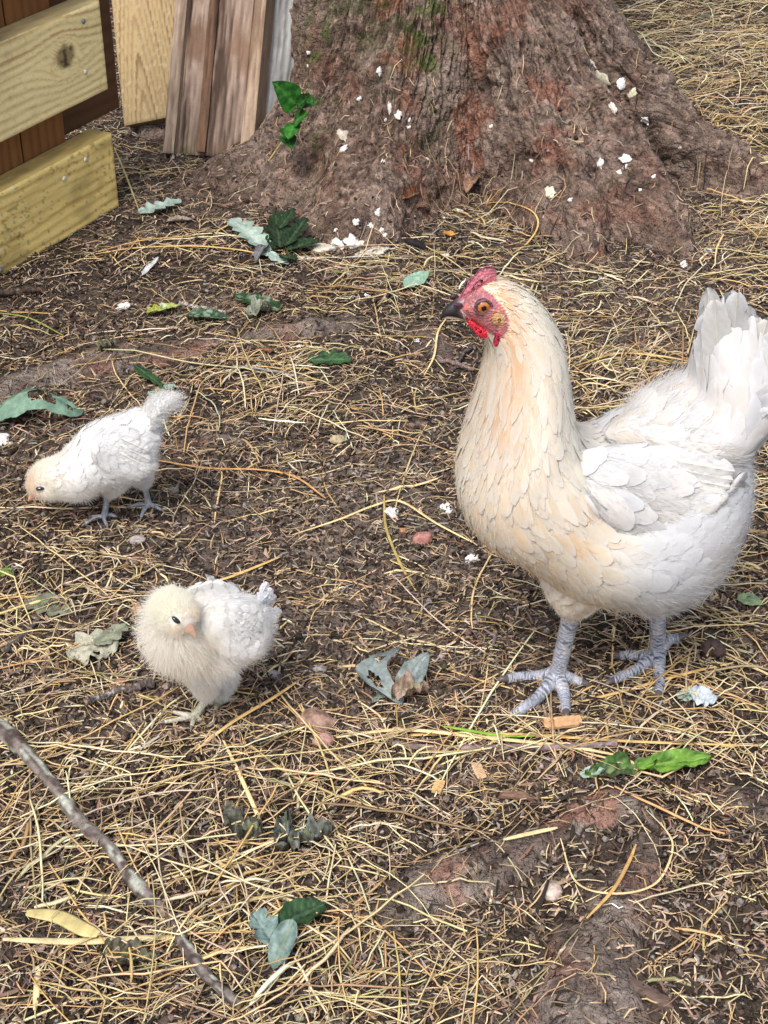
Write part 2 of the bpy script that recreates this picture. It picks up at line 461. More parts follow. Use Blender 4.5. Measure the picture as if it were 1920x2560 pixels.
# ------------------------------------------------------------------ timber
def board_mesh(name, O, A, B, C, LA, LB, LC, colfn, parent, res=0.0022, rag=0.0):
    """box with a finely gridded front face. O corner, A along length, B along width, C thickness (away from viewer).
    colfn(a, b) -> colours on the face, a along length (m), b along width (m)"""
    A, B, C = unit(A), unit(B), unit(C)
    na = max(8, min(420, int(LA / res))); nb = max(6, min(160, int(LB / res)))
    a = np.linspace(0, LA, na); b = np.linspace(0, LB, nb)
    AA, BB = np.meshgrid(a, b, indexing='ij')
    V, F, Cc = [], [], []
    def face(P, col, flip=False):
        base = sum(len(v) for v in V)
        n0, n1 = P.shape[:2]
        f = grid_faces(n0, n1) + base
        if flip: f = f[:, ::-1]
        V.append(P.reshape(-1, 3)); F.append(f); Cc.append(col.reshape(-1, 3))
    col, relief = colfn(AA, BB)
    ed = np.minimum(np.minimum(AA, LA - AA), np.minimum(BB, LB - BB))
    rnd = 0.0018 * (1 - sstep(0, 0.003, ed))
    jag = rag * noise(b * 90, 0, 0, 3)[None, :] * np.clip(1 - a[:, None] / .03, 0, 1)
    def Q(AAx, BBx, cc):
        return O + A * AAx[..., None] + B * BBx[..., None] + C * cc[..., None]
    P = Q(AA - jag * 0, BB, rnd - relief)
    face(P, col)
    # sides
    def side(aa, bb, ncol, nm):
        k = 8
        cc = np.linspace(0, 1, k)[None, :]
        c0 = 0.0018
        Aa = np.repeat(aa[:, None], k, 1); Bb = np.repeat(bb[:, None], k, 1)
        Cd = c0 + (LC - c0) * cc + 0 * Aa
        w = fbm(Aa * 30, Bb * 30 + Cd * 300, nm, 55, 3)
        cl = ncol * (0.85 + 0.35 * w[..., None])
        face(Q(Aa, Bb, Cd), cl)
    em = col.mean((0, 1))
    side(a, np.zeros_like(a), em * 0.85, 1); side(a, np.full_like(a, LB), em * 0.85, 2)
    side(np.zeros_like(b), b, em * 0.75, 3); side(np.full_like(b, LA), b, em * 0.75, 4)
    face(Q(AA[::na - 1, ::nb - 1], BB[::na - 1, ::nb - 1], np.full((2, 2), LC)), np.tile(em, (4, 1)))
    return mesh_obj(name, np.concatenate(V), np.concatenate(F), M_WOOD, parent, np.concatenate(Cc))

def pine(cl, cd, seed, knot=None, freq=95, cath=None, specks=0.0, wavy=.006, greyed=0.0, stain=0.0):
    def fn(a, b):
        bb = b + wavy * fbm(a * 5, b * 9, 0, seed, 3)
        if cath:                       # cathedral arch: parabolic rings about a centre line
            c0, k, a0 = cath
            bb = np.sqrt((b - c0 + .004 * fbm(a * 6, b * 20, 0, seed, 2)) ** 2 + 1e-5) + 0
            ph = (a + k * np.sqrt((bb) ** 2 + 6e-5) + .012 * fbm(a * 7, b * 16, 0, seed + 3, 3)) * freq
        else:
            ph = bb * freq
        if knot:
            ka, kb, kr = knot
            d = np.sqrt(((a - ka) / 1.25) ** 2 + (b - kb) ** 2)
            sgn = np.sign(b - kb)
            ph = (b + (np.exp(-(d / (kr * 2.0)) ** 2) * kr * -0.9) * sgn + wavy * fbm(a * 5, b * 9, 0, seed, 3)) * freq
            w = 1 - sstep(kr * 0.9, kr * 1.7, d)
            ph = ph * (1 - w) + (d * 230 + .6 * fbm(a * 60, b * 60, 0, seed, 2)) * w
        t = ph - np.floor(ph)
        g = sstep(0.35, 0.9, t) * (1 - sstep(0.93, 1.0, t))
        g = g * (0.55 + 0.45 * noise(np.floor(ph) * 3.7, 0.5, 0, seed + 1))
        fib = fbm(a * 22, b * 420, 0, seed + 2, 3)
        c = mix(cl, cd, np.clip(g * 0.85 + 0.14 * fib, 0, 1))
        c = c * (1 + 0.16 * fbm(a * 6, b * 14, 0, seed + 4, 3))[..., None]
        if knot:
            k1 = 1 - sstep(kr * 0.55, kr * 0.95, d + .0025 * noise(a * 120, b * 120, 0, seed))
            c = mix(c, lin(132, 112, 76), k1 * 0.85)
            c = mix(c, lin(52, 44, 32), k1 * sstep(0.0, 0.4, fbm(a * 130, b * 130, 0, seed, 2)) * .9)
        if specks:
            s = fbm(a * 210, b * 210, 0, seed + 6, 2) + .25 * noise(a * 18, b * 18, 0, seed)
            c = mix(c, lin(70, 58, 34), np.clip(sstep(0.46, 0.56, s), 0, 1) * specks)
            s2 = fbm(a * 170 + 9, b * 170, 0, seed + 8, 2)
            c = mix(c, lin(232, 226, 200), sstep(0.5, 0.6, s2) * specks * .7)
        if stain:
            c = mix(c, lin(96, 78, 46), sstep(0.0, .5, fbm(a * 13, b * 20, 0, seed + 12, 4)) * stain)
        if greyed:
            c = mix(c, lin(150, 142, 134), greyed * sstep(-.4, .4, fbm(a * 8, b * 60, 0, seed + 7, 3)))
        return c, 0.0004 * fib - 0.0006 * g
    return fn
def weathered(cl, cd, seed, crack=1.0, tint=None):
    def fn(a, b):
        w = fbm(a * 5, b * 45, 0, seed, 4); f = fbm(a * 16, b * 330, 0, seed + 1, 3)
        c = mix(cd, cl, np.clip(0.5 + 1.1 * w + 0.8 * f, 0, 1))
        c = c * (1 + .25 * fbm(a * 60, b * 260, 0, seed + 9, 2))[..., None]
        ck = sstep(0.35, 0.7, fbm(a * 9, b * 150, 0, seed + 2, 3)) * crack
        c = mix(c, lin(50, 38, 32), ck * 0.85)
        c = mix(c, lin(86, 88, 48), (1 - sstep(0, .045, a)) * sstep(0, .4, fbm(a * 30, b * 30, 0, seed + 15, 3)) * .6 * (crack > .9))
        if tint is not None:
            c = mix(c, tint, sstep(0.05, 0.5, fbm(a * 12, b * 26, 0, seed + 5, 3)) * 0.7)
        return c, 0.0022 * f - 0.0026 * ck + 0.0022 * w + .0015 * fbm(a * 40, b * 60, 0, seed + 4, 3)
    return fn
# plank fence at the left: boards lie along the line D, which recedes to the right
FB = gpt(300, 520)                       # foot of the lower board's right end
FA = gpt(0, 700)
D = unit((FB - FA) * [1, 1, 0])          # to the right, away
Nf = np.array([D[1], -D[0], 0.0])        # faces the yard
if Nf @ (CAMP - FB) < 0: Nf = -Nf
def z_at(base, u, v):
    """height on the vertical line over base that shows at image row v"""
    d = ray(u, v); k = math.hypot(base[0], base[1]) / math.hypot(d[0], d[1])
    return CAMH + d[2] * k
z1 = z_at(FB, 283, 336)
U0 = z_at(FB, 263, 224); U1 = z_at(FB, 244, 2)
fence = thing("plank_fence", "yellow pine plank fence with a knotted upper board beside the tree", "fence", FB)
LF = 1.5
Z = np.array([0, 0, 1.0])
PINE_L, PINE_D = lin(240, 220, 156), lin(190, 150, 80)
base = FB + Z * 0.002
board_mesh("board", base, -D, Z, -Nf, LF, z1, 0.038, pine(lin(246, 220, 140), lin(190, 142, 66), 3, specks=0.5, freq=70, stain=.4, wavy=.012), fence)
b2 = FB + Z * U0 + D * 0.002
board_mesh("board", b2, -D, Z, -Nf, LF, U1 - U0, 0.038, pine(lin(252, 232, 172), lin(184, 142, 80), 9, knot=(.085, (U1 - U0) * .57, .020), freq=85, specks=.15, wavy=.010), fence)
# third board above, and the pale upright in the corner
b3 = FB + Z * (U1 + 0.07)
board_mesh("board", b3, -D, Z, -Nf, LF, 0.14, 0.038, pine(PINE_L, PINE_D, 15, freq=80), fence, res=.004)
cr = FB - D * 0.232 + Nf * 0.0205 + Z * (z_at(FB - D * 0.232, 25, 60))
board_mesh("upright", cr - D * 0.1 , Z, D, -Nf, 0.5, 0.1, 0.0185, pine(lin(214, 178, 140), lin(190, 146, 104), 19, freq=60), fence, res=.004)
# brown uprights and rail behind the boards
bk = FB - Nf * 0.041
for i, (d0, wd, hh) in enumerate([(0.050 + .091 * k, 0.088, .6) for k in range(7)]):
    p = bk - D * (d0 + wd)
    board_mesh("upright", p, Z, D, -Nf, hh, wd, 0.03, pine(lin(140, 96, 56), lin(92, 56, 32), 23 + i, freq=60), fence, res=.004)
q_ = bk - Nf * 0.034; d_ = ray(301, 268); p = CAMP + d_ * (((q_ - CAMP) @ Nf) / (d_ @ Nf))
board_mesh("rail", p, -D, Z, -Nf, 1.5, 0.5, 0.03, pine(lin(98, 68, 46), lin(64, 42, 28), 33, freq=40, stain=.3), fence, res=.004)
# nail heads in the boards
for (u, v, zc) in [(208, 53, 0), (213, 399, 0), (160, 447, 0), (213, 180, 0)]:
    d = ray(u, v); t = ((FB + Nf * 0.0005 - CAMP) @ Nf) / (d @ Nf); c = CAMP + d * t
    a = np.linspace(0, 2 * np.pi, 13)[:-1]; s = np.cross(Nf, Z)
    ring = [c + (s * math.cos(x) + Z * math.sin(x)) * 0.0034 for x in a]
    ring2 = [q * 1 + Nf * 0.0012 for q in ring]
    V = ring + ring2 + [c + Nf * 0.0018]
    F = [(i, (i + 1) % 12, 12 + (i + 1) % 12, 12 + i) for i in range(12)] + [(12 + i, 12 + (i + 1) % 12, 24) for i in range(12)]
    mesh_obj("nail", V, F, M_DARK if v in (53,) else M_DROP, fence, col=lin(222, 218, 205))

# planks leaning against the tree
def lean_plank(name, label, bl, br, tl, colfn, th, zoff=0.0, lean=0.10, length=0.8, res=.0026, raised=None, cat="plank"):
    BL, BR = gpt(*bl), gpt(*br)
    BL[2] += zoff; BR[2] += zoff
    # top-left point, a little farther back than the foot
    d = ray(*tl); yb = BL[1] + lean
    TL = CAMP + d * (yb / d[1])
    Lg = unit(TL - BL); Wd = BR - BL
    Wd = Wd - Lg * (Wd @ Lg); W = np.linalg.norm(Wd); Wd = unit(Wd)
    Nb = np.cross(Lg, Wd)
    if Nb @ (CAMP - BL) > 0: Nb = -Nb
    t = thing(name, label, cat, BL)
    board_mesh("board", BL, Lg, Wd, Nb, length, W, th, colfn, t, res=res)
    return t, BL, Lg, Wd, Nb, W
lean_plank("pine_plank", "yellow pine plank with arched grain, leftmost of the planks leaning by the tree", (311, 333), (492, 369), (277, 0),
           pine(lin(182, 158, 116), lin(92, 58, 32), 41, cath=(0.040, 8.0, 0.10), freq=17, specks=.25), 0.03, zoff=0.012, lean=0.10)
t, BL, Lg, Wd, Nb, W = lean_plank("weathered_plank", "rough weathered brown plank with raised side strips leaning against the tree", (414, 384), (634, 418), (447, 0),
           weathered(lin(168, 146, 130), lin(80, 62, 52), 51, tint=lin(122, 92, 70)), 0.022, lean=0.115)
ws = W * 0.13
board_mesh("side_strip", BL - Nb * 0.012 - Lg * .001, Lg, Wd, Nb, .8, ws, 0.034, weathered(lin(184, 164, 144), lin(128, 106, 88), 57, crack=.5), t)
board_mesh("side_strip", BL - Nb * 0.012 + Wd * (W - ws), Lg, Wd, Nb, .8, ws * 1.05, 0.034, weathered(lin(186, 164, 142), lin(134, 110, 90), 63, crack=.5), t)
board_mesh("centre_ridge", BL - Nb * 0.005 + Wd * (W * .36) + Lg * .004, Lg, Wd, Nb, .8, W * .1, 0.006, weathered(lin(118, 90, 70), lin(70, 50, 38), 67, crack=.8), t)
lean_plank("grey_plank", "smooth silver grey plank edge between the brown plank and the trunk", (636, 402), (722, 378), (672, 0),
           weathered(lin(176, 176, 174), lin(128, 126, 124), 71, crack=.35), 0.03, zoff=-0.002, lean=0.12)

# ------------------------------------------------------------------ litter: chips, soil crumbs, straw
def pxw(u, v): 
    p = gpt(u, v); return p[0], p[1]
DENSE = []    # straw density blobs in yard coordinates: x, y, rx, ry, weight
for (u, v, ru, rv, w) in [
    (1790, 200, 170, 200, 7.0), (1880, 640, 110, 90, 3.2), (1860, 480, 90, 50, 1.5), (1000, 690, 260, 55, 2.4), (1500, 740, 160, 60, 1.0), (640, 960, 210, 110, 2.2),
    (1560, 930, 170, 130, 3.0), (1750, 1650, 180, 190, 3.0), (1400, 1870, 520, 40, 3.4), (1230, 490, 120, 80, 2.6), (1300, 580, 90, 30, 1.2),
    (480, 2230, 420, 300, 3.4), (150, 2000, 170, 170, 2.0), (150, 1560, 190, 150, 2.2), (60, 960, 110, 60, 1.2), (1100, 1750, 180, 120, .9),
    (850, 1900, 260, 90, 1.8), (700, 2480, 400, 100, 2.6), (1100, 2450, 160, 120, 1.0), (450, 620, 170, 30, 1.4), (880, 1080, 220, 100, 1.0),
    (1850, 1180, 80, 200, 1.8), (800, 1450, 120, 40, .8), (400, 430, 90, 25, 1.2), (1120, 2000, 300, 60, .7), (1700, 2200, 200, 200, .45), (300, 1150, 130, 60, .6)]:
    p = gpt(u, v); x1 = gpt(u + ru, v)[0] - p[0]; y1 = gpt(u, v - rv)[1] - p[1]
    DENSE.append((p[0], p[1], abs(x1), abs(y1), w))
BARE = []
for (u, v, ru, rv, w) in [(850, 1330, 170, 130, .95), (250, 720, 230, 90, .75), (1400, 2130, 330, 110, .85), (860, 860, 90, 40, .7), (250, 900, 150, 50, .8), (1600, 560, 160, 70, .7),
                          (800, 560, 160, 60, .5), (430, 300, 200, 60, .6), (1000, 1580, 120, 60, .5), (450, 1850, 200, 60, .3)]:
    p = gpt(u, v); x1 = gpt(u + ru, v)[0] - p[0]; y1 = gpt(u, v - rv)[1] - p[1]
    BARE.append((p[0], p[1], abs(x1), abs(y1), w))
def density(x, y):
    d = 0.30 + 0 * x
    for a, b, rx, ry, w in DENSE: d = d + w * np.exp(-((x - a) / rx) ** 2 - ((y - b) / ry) ** 2)
    for a, b, rx, ry, w in BARE: d = d * (1 - w * np.exp(-((x - a) / rx) ** 2 - ((y - b) / ry) ** 2))
    return d
def sample_yard(n, far=0.5, seed=0, margin=0.25):
    """points over the piece of yard in view and a margin round it; far<1 thins them with distance"""
    r = np.random.default_rng(seed)
    out = np.zeros((0, 2))
    while len(out) < n:
        y = r.uniform(0.36, 3.55, 4 * n); x = r.uniform(-1.3, 1.4, 4 * n)
        half = (y * 0.83 + 0.49) * 960 / FPX + margin
        k = (np.abs(x) < half) & (r.random(4 * n) < np.clip((0.9 / np.maximum(y, .9)) ** (2 * (1 - far)), 0, 1))
        k &= ((x - TC[0]) ** 2 + (y - TC[1]) ** 2 > 0.29 ** 2)
        out = np.concatenate([out, np.stack([x[k], y[k]], 1)])
    return out[:n]
def strips(P0, ang_, L, W, bend, lift, colr, tilt, zb):
    """curved little strips, 3 cross-sections x 2 + raised ridge"""
    n = len(P0)
    t = np.array([-0.5, 0.0, 0.5])
    dx, dy = np.cos(ang_), np.sin(ang_)
    V = np.zeros((n, 3, 3, 3))
    for k in range(3):
        s = t[k] * L; off = bend * (1 - (2 * t[k]) ** 2) * L
        cx = P0[:, 0] + dx * s - dy * off; cy = P0[:, 1] + dy * s + dx * off
        taper = 1.0 if k == 1 else 0.55
        z = hmap(cx, cy) + zb + tilt * s + lift * (1 - (2 * t[k]) ** 2)
        for j, (sd, hz) in enumerate([(-1, 0), (0, .38), (1, 0)]):
            V[:, k, j, 0] = cx - dy * sd * W * .5 * taper
            V[:, k, j, 1] = cy + dx * sd * W * .5 * taper
            V[:, k, j, 2] = z + hz * W
    base = np.arange(n)[:, None, None] * 9
    f = []
    for k in range(2):
        for j in range(2):
            f.append([k * 3 + j, (k + 1) * 3 + j, (k + 1) * 3 + j + 1, k * 3 + j + 1])
    F = (base + np.array(f)[None]).reshape(-1, 4)
    C = np.repeat(colr[:, None, :], 9, 1).reshape(-1, 3)
    return V.reshape(-1, 3), F, C
def palette(n, cols, w, r, jit=.18):
    w = np.array(w) / sum(w); k = r.choice(len(cols), n, p=w)
    c = np.array(cols)[k]
    return np.clip(c * (1 + jit * r.standard_normal((n, 1))) * (1 + .05 * r.standard_normal((n, 3))), 0.004, 0.9)
CHIPC = [lin(50, 40, 33), lin(80, 64, 53), lin(124, 99, 78), lin(168, 136, 104), lin(206, 174, 134), lin(150, 140, 130), lin(156, 108, 80)]
CHIPC = [c * .68 + c.mean() * .32 for c in CHIPC]
r = np.random.default_rng(5)
P = sample_yard(105000, .5, 1)
d = density(P[:, 0], P[:, 1]); onroot = hmap(P[:, 0], P[:, 1], HW)
k = r.random(len(P)) > np.clip(onroot, 0, 1) * 0.80
P = P[k]; n = len(P)
L = r.gamma(3.0, 0.0023, n) + .003; W = r.uniform(.0009, .0024, n)
big = r.random(n) < .03; L[big] *= 1.6; W[big] *= 1.8
C = palette(n, CHIPC, [30, 25, 18, 12, 7, 6, 2], r)
V, F, C = strips(P, r.uniform(0, np.pi, n), L, W, r.normal(0, .14, n), r.uniform(0, .0015, n), C, r.normal(0, .28, n), r.uniform(.0005, .0045, n))
o = mesh_obj("litter", V, F, M_LITTER, col=C, smooth=False); o['kind'] = 'stuff'
# chaff: fine pale threads of broken straw trodden into the soil
P = sample_yard(34000, .5, 3); onroot = hmap(P[:, 0], P[:, 1], HW)
P = P[r.random(len(P)) < np.clip(density(P[:, 0], P[:, 1]) / .45, .22, 1)]; onroot = hmap(P[:, 0], P[:, 1], HW)
P = P[r.random(len(P)) > np.clip(onroot, 0, 1) * .7]; n = len(P)
C = palette(n, [lin(150, 122, 92), lin(190, 160, 118), lin(214, 190, 150), lin(120, 98, 80)], [30, 32, 18, 20], r)
V, F, C = strips(P, r.uniform(0, np.pi, n), r.gamma(3.0, .0036, n) + .004, r.uniform(.0006, .0013, n), r.normal(0, .18, n), r.uniform(0, .002, n), C, r.normal(0, .15, n), r.uniform(.002, .006, n))
o = mesh_obj("chaff", V, F, M_STRAW, col=C, smooth=False); o['kind'] = 'stuff'
# soil crumbs: small lopsided octahedra
n = 82000
P = sample_yard(n, .45, 2); onroot = hmap(P[:, 0], P[:, 1], HW)
P = P[r.random(n) > np.clip(onroot, 0, 1) * .85]; n = len(P)
s = np.minimum(r.gamma(2.2, .0006, n) + .0007, .0045)
O8 = np.array([[1, 0, 0], [0, 1, 0], [-1, 0, 0], [0, -1, 0], [0, 0, .8], [0, 0, -.8]], float)
V = O8[None] * s[:, None, None] * r.uniform(.6, 1.3, (n, 6, 1))
a = r.uniform(0, 6.28, n); ca, sa = np.cos(a)[:, None], np.sin(a)[:, None]
V = np.stack([V[..., 0] * ca - V[..., 1] * sa + P[:, :1], V[..., 0] * sa + V[..., 1] * ca + P[:, 1:], V[..., 2] + (hmap(P[:, 0], P[:, 1]) + s * .5 + r.uniform(0, .002, n))[:, None]], -1)
f8 = np.array([[0, 1, 4], [1, 2, 4], [2, 3, 4], [3, 0, 4], [1, 0, 5], [2, 1, 5], [3, 2, 5], [0, 3, 5]])
F = (np.arange(n)[:, None, None] * 6 + f8[None]).reshape(-1, 3)
C = palette(n, [lin(60, 49, 42), lin(84, 70, 60), lin(114, 99, 88), lin(150, 137, 128)], [24, 30, 27, 19], r)
o = mesh_obj("soil_crumbs", V.reshape(-1, 3), F, M_SOIL, col=np.repeat(C, 6, 0), smooth=False); o['kind'] = 'stuff'

STRAWC = [lin(216, 192, 142), lin(232, 214, 170), lin(204, 170, 114), lin(168, 140, 106), lin(212, 196, 168), lin(164, 154, 112), lin(242, 230, 196)]
def straw_mesh(x0, y0, ang_, L, wd, curv, kink, zb, colr, seed, K=9):
    """stalks: centre lines that wander, three-sided flattened section"""
    r = np.random.default_rng(seed); n = len(x0)
    t = np.linspace(-.5, .5, K)
    step = L / (K - 1)
    a = ang_[:, None] + curv[:, None] * (t[None, :]) + np.cumsum(r.normal(0, .026, (n, K)), 1)
    kk = r.integers(2, K - 2, n); a = a + kink[:, None] * (np.arange(K)[None, :] > kk[:, None])
    x = np.cumsum(np.cos(a) * step[:, None], 1); y = np.cumsum(np.sin(a) * step[:, None], 1)
    x = x - x.mean(1, keepdims=True) + x0[:, None]; y = y - y.mean(1, keepdims=True) + y0[:, None]
    h = hmap(x, y)
    ok = (h.max(1) - h.min(1)) < .045
    x, y, h, zb, wd, colr, n = x[ok], y[ok], h[ok], zb[ok], wd[ok], colr[ok], int(ok.sum())
    # stiff: rest on the highest neighbours rather than follow every dip
    hs = np.maximum(h, np.maximum(np.roll(h, 1, 1), np.roll(h, -1, 1)))
    hs = (hs + np.roll(hs, 1, 1) * .5 + np.roll(hs, -1, 1) * .5) / 2
    hs[:, 0] = h[:, 0]; hs[:, -1] = h[:, -1]
    z = np.maximum(hs, h) + zb[:, None] * (1 - .6 * (2 * t[None, :]) ** 2 * r.random((n, 1))) + r.normal(0, .0009, (n, K)) + .002
    C = np.stack([x, y, z], -1)
    T = unit(np.gradient(C, axis=1)); S_ = unit(np.cross(T, np.array([0, 0, 1.0]))); U_ = np.cross(S_, T)
    w = wd[:, None] * (1 - .35 * np.abs(2 * t[None, :]) ** 2) * .5
    roll = r.uniform(-.9, .9, (n, 1))
    S2 = S_ * np.cos(roll)[..., None] + U_ * np.sin(roll)[..., None]; U2 = np.cross(S2, T)
    V = np.stack([C - S2 * w[..., None], C + U2 * (w * .42)[..., None], C + S2 * w[..., None], C - U2 * (w * .3)[..., None]], 2)
    f = []
    for k in range(K - 1):
        for j in range(4):
            f.append([k * 4 + j, k * 4 + (j + 1) % 4, (k + 1) * 4 + (j + 1) % 4, (k + 1) * 4 + j])
    F = (np.arange(n)[:, None, None] * 4 * K + np.array(f)[None]).reshape(-1, 4)
    cv = colr[:, None, None, :] * (1 + .12 * noise(x * 40, y * 40, 0, seed))[:, :, None, None] + np.zeros((1, 1, 4, 1))
    return V.reshape(-1, 3), F, np.clip(cv, 0, 1).reshape(-1, 3)
def straws(n, seed, lmin, lmax, wmin, wmax, pw=1.0, hmax=.012, name="straw", cols=None, K=9, jitc=.4):
    r = np.random.default_rng(seed)
    P = sample_yard(n * 5, .75, seed + 50)
    d = density(P[:, 0], P[:, 1]) ** pw
    rt = np.clip(hmap(P[:, 0], P[:, 1], HW), 0, 1); hh = hmap(P[:, 0], P[:, 1])
    d = d * (1 - .82 * rt) * (hh < .045)
    pk = r.choice(len(P), n, replace=False, p=d / d.sum())
    P = P[pk]; dd = density(P[:, 0], P[:, 1])
    # direction: locally combed, mostly across the view
    base = 0.25 + 1.0 * fbm(P[:, 0] * 3.5, P[:, 1] * 3.5, 0, 77, 2)
    a = base + r.normal(0, .75, n)
    L = lmin + (lmax - lmin) * r.beta(1.3, 3.2, n)
    wd = r.uniform(wmin, wmax, n)
    col = palette(n, STRAWC if cols is None else cols, [28, 22, 18, 12, 10, 4, 6] if cols is None else [1] * len(cols), r, .14)
    zb = r.random(n) * np.clip(hmax * dd / 3.0, .0015, hmax * 1.6)
    return straw_mesh(P[:, 0], P[:, 1], a, L, wd, r.normal(0, 1, n) * jitc * 1.6, r.normal(0, 1, n) * (r.random(n) < .3) * .7, zb, col, seed, K)
parts_ = [straws(1750, 101, .05, .26, .0010, .0024, K=10, jitc=.18), straws(6800, 102, .010, .075, .0008, .0019, pw=.75, K=5, jitc=.18), straws(380, 103, .03, .16, .0006, .0011, pw=.5, jitc=1.1, K=10),
          straws(260, 104, .03, .10, .0026, .0042, pw=1.0, K=6)]
V, F, C, b = [], [], [], 0
for v_, f_, c_ in parts_:
    V.append(v_); F.append(f_ + b); C.append(c_); b += len(v_)
o = mesh_obj("straw", np.concatenate(V), np.concatenate(F), M_STRAW, col=np.concatenate(C)); o['kind'] = 'stuff'

# single stalks and bunches that stand out: things of their own
def stalk(name, label, cat, pxs, w, col, mat=None, lift=.006, group=None, K=None, taper=True, dz=0, flat=.35):
    P = []
    for q in pxs:
        p, n_ = hit(q[0], q[1]); P.append(p + np.array([0, 0, (q[2] if len(q) > 2 else lift)]))
    K = K or max(10, 6 * len(P))
    C = spline(P, K); t = np.linspace(0, 1, K)
    h = hmap(C[:, 0], C[:, 1]); C[:, 2] = np.maximum(C[:, 2], h + .0015)
    T = unit(np.gradient(C, axis=0)); S_ = unit(np.cross(T, [0, 0, 1.0])); U_ = np.cross(S_, T)
    ww = w * .5 * (1 - (.55 * np.abs(2 * t - 1) ** 3 if taper else 0))
    a = np.linspace(0, 2 * np.pi, 9)[:-1]
    V = C[:, None] + S_[:, None] * (np.cos(a)[None, :, None] * ww[:, None, None]) + U_[:, None] * (np.sin(a)[None, :, None] * ww[:, None, None] * flat)
    cc = np.array(col)[None, None] * (1 + .15 * noise(t * 23, 0, 0, int(pxs[0][0])))[:, None, None] + np.zeros((1, 8, 1))
    F = grid_faces(K, 8, True)
    o = mesh_obj(name, V.reshape(-1, 3), F, mat or M_STRAW, col=np.clip(cc, 0, 1).reshape(-1, 3))
    recentre(o)
    return tag(o, label, cat, group)
Y1, Y2, Y3 = lin(214, 178, 116), lin(228, 204, 152), lin(200, 158, 100)
G1 = "long yellow straw stalks lying across the yard"
for lab, pts, w, c in [
    ("long orange straw stalk running right from behind the pecking chick", [(378, 1160), (520, 1182), (650, 1186), (740, 1205), (815, 1258)], .0032, lin(206, 156, 98)),
    ("long straw bending to a point left of the hen's breast", [(730, 1350), (850, 1310), (935, 1276), (1000, 1265), (1090, 1320), (1180, 1368)], .0032, Y2),
    ("lone straight straw lying between the hen's two feet", [(1440, 1770), (1560, 1740), (1700, 1700), (1830, 1670)], .0036, Y1),
    ("straw bundle stalk in front of the lower yellow fence board", [(240, 645), (340, 630), (480, 625), (600, 635), (690, 655)], .0036, Y1),
    ("kinked straw lying just above the pale curved fence straw", [(245, 640), (350, 612), (460, 600), (465, 590)], .0030, Y3),
    ("looping straw around the litter hollow in front of the trunk", [(1190, 520), (1260, 516), (1325, 535), (1345, 570), (1320, 615), (1280, 645)], .0028, Y1),
    ("long flat straw sweeping left below the lying green leaf", [(820, 1860), (1000, 1838), (1200, 1856), (1420, 1880), (1560, 1905)], .0042, Y2),
    ("straw stalk running from the grey curled leaf to the right edge", [(900, 1870), (1050, 1850), (1300, 1850), (1600, 1868), (1900, 1878)], .0036, Y1),
    ("thick straw crossing the branch at the lower left", [(10, 2362), (180, 2368), (320, 2362), (450, 2355)], .0065, lin(206, 192, 146)),
    ("thin straw loop lying between the two lower roots", [(1400, 2110), (1440, 2220), (1540, 2248), (1640, 2220), (1680, 2130), (1650, 2070)], .0020, Y2),
    ("straight straw pointing up right beside the lower root", [(1465, 2310), (1530, 2240), (1570, 2170), (1588, 2125)], .0030, Y3),
    ("stiff straw leaning down left above the lower root", [(1258, 2113), (1330, 2096), (1392, 2083)], .0042, Y2),
    ("long straw curving from the hen's breast to the ground below", [(960, 1250), (965, 1330), (1000, 1420), (1040, 1490)], .0030, lin(176, 156, 92)),
    ("straw stalk right of the standing chick's tail", [(470, 1480), (560, 1460), (640, 1430), (700, 1405)], .0036, Y1),
    ("long straw reaching from the standing chick's feet to the right", [(490, 1890), (580, 1820), (680, 1760), (740, 1720)], .0036, Y1),
    ("pale straight straw lying on end left of the bottom branch", [(90, 2540), (95, 2480), (98, 2430)], .005, Y2),
    ("straw standing up among the twigs at lower left", [(560, 1865), (600, 1950), (640, 2040), (652, 2075)], .0036, Y2),
    ("long pale straw behind the hen under her tail", [(1440, 925), (1540, 895), (1640, 900), (1730, 915)], .0042, Y1),
    ("curved straw left of the hen's beak, forked at its foot", [(1060, 950), (1085, 900), (1095, 840), (1120, 800)], .0026, Y2)]:
    stalk("straw_stalk", lab, "straw", pts, w, c)
stalk("grass_blade", "broad pale dry grass blade left of the fallen branch", "grass blade", [(70, 2305), (150, 2315), (210, 2345), (250, 2360)], .013, lin(196, 180, 124), lift=.010, flat=.12)
stalk("grass_blade", "thin fresh green grass blade in the straw below the hen", "grass blade", [(1110, 1838), (1180, 1850), (1260, 1862), (1335, 1862)], .0034, lin(130, 176, 54), lift=.010)
stalk("grass_blade", "short green grass blade at the left picture edge", "grass blade", [(-10, 792), (50, 800), (90, 812), (160, 850)], .003, lin(140, 150, 70))

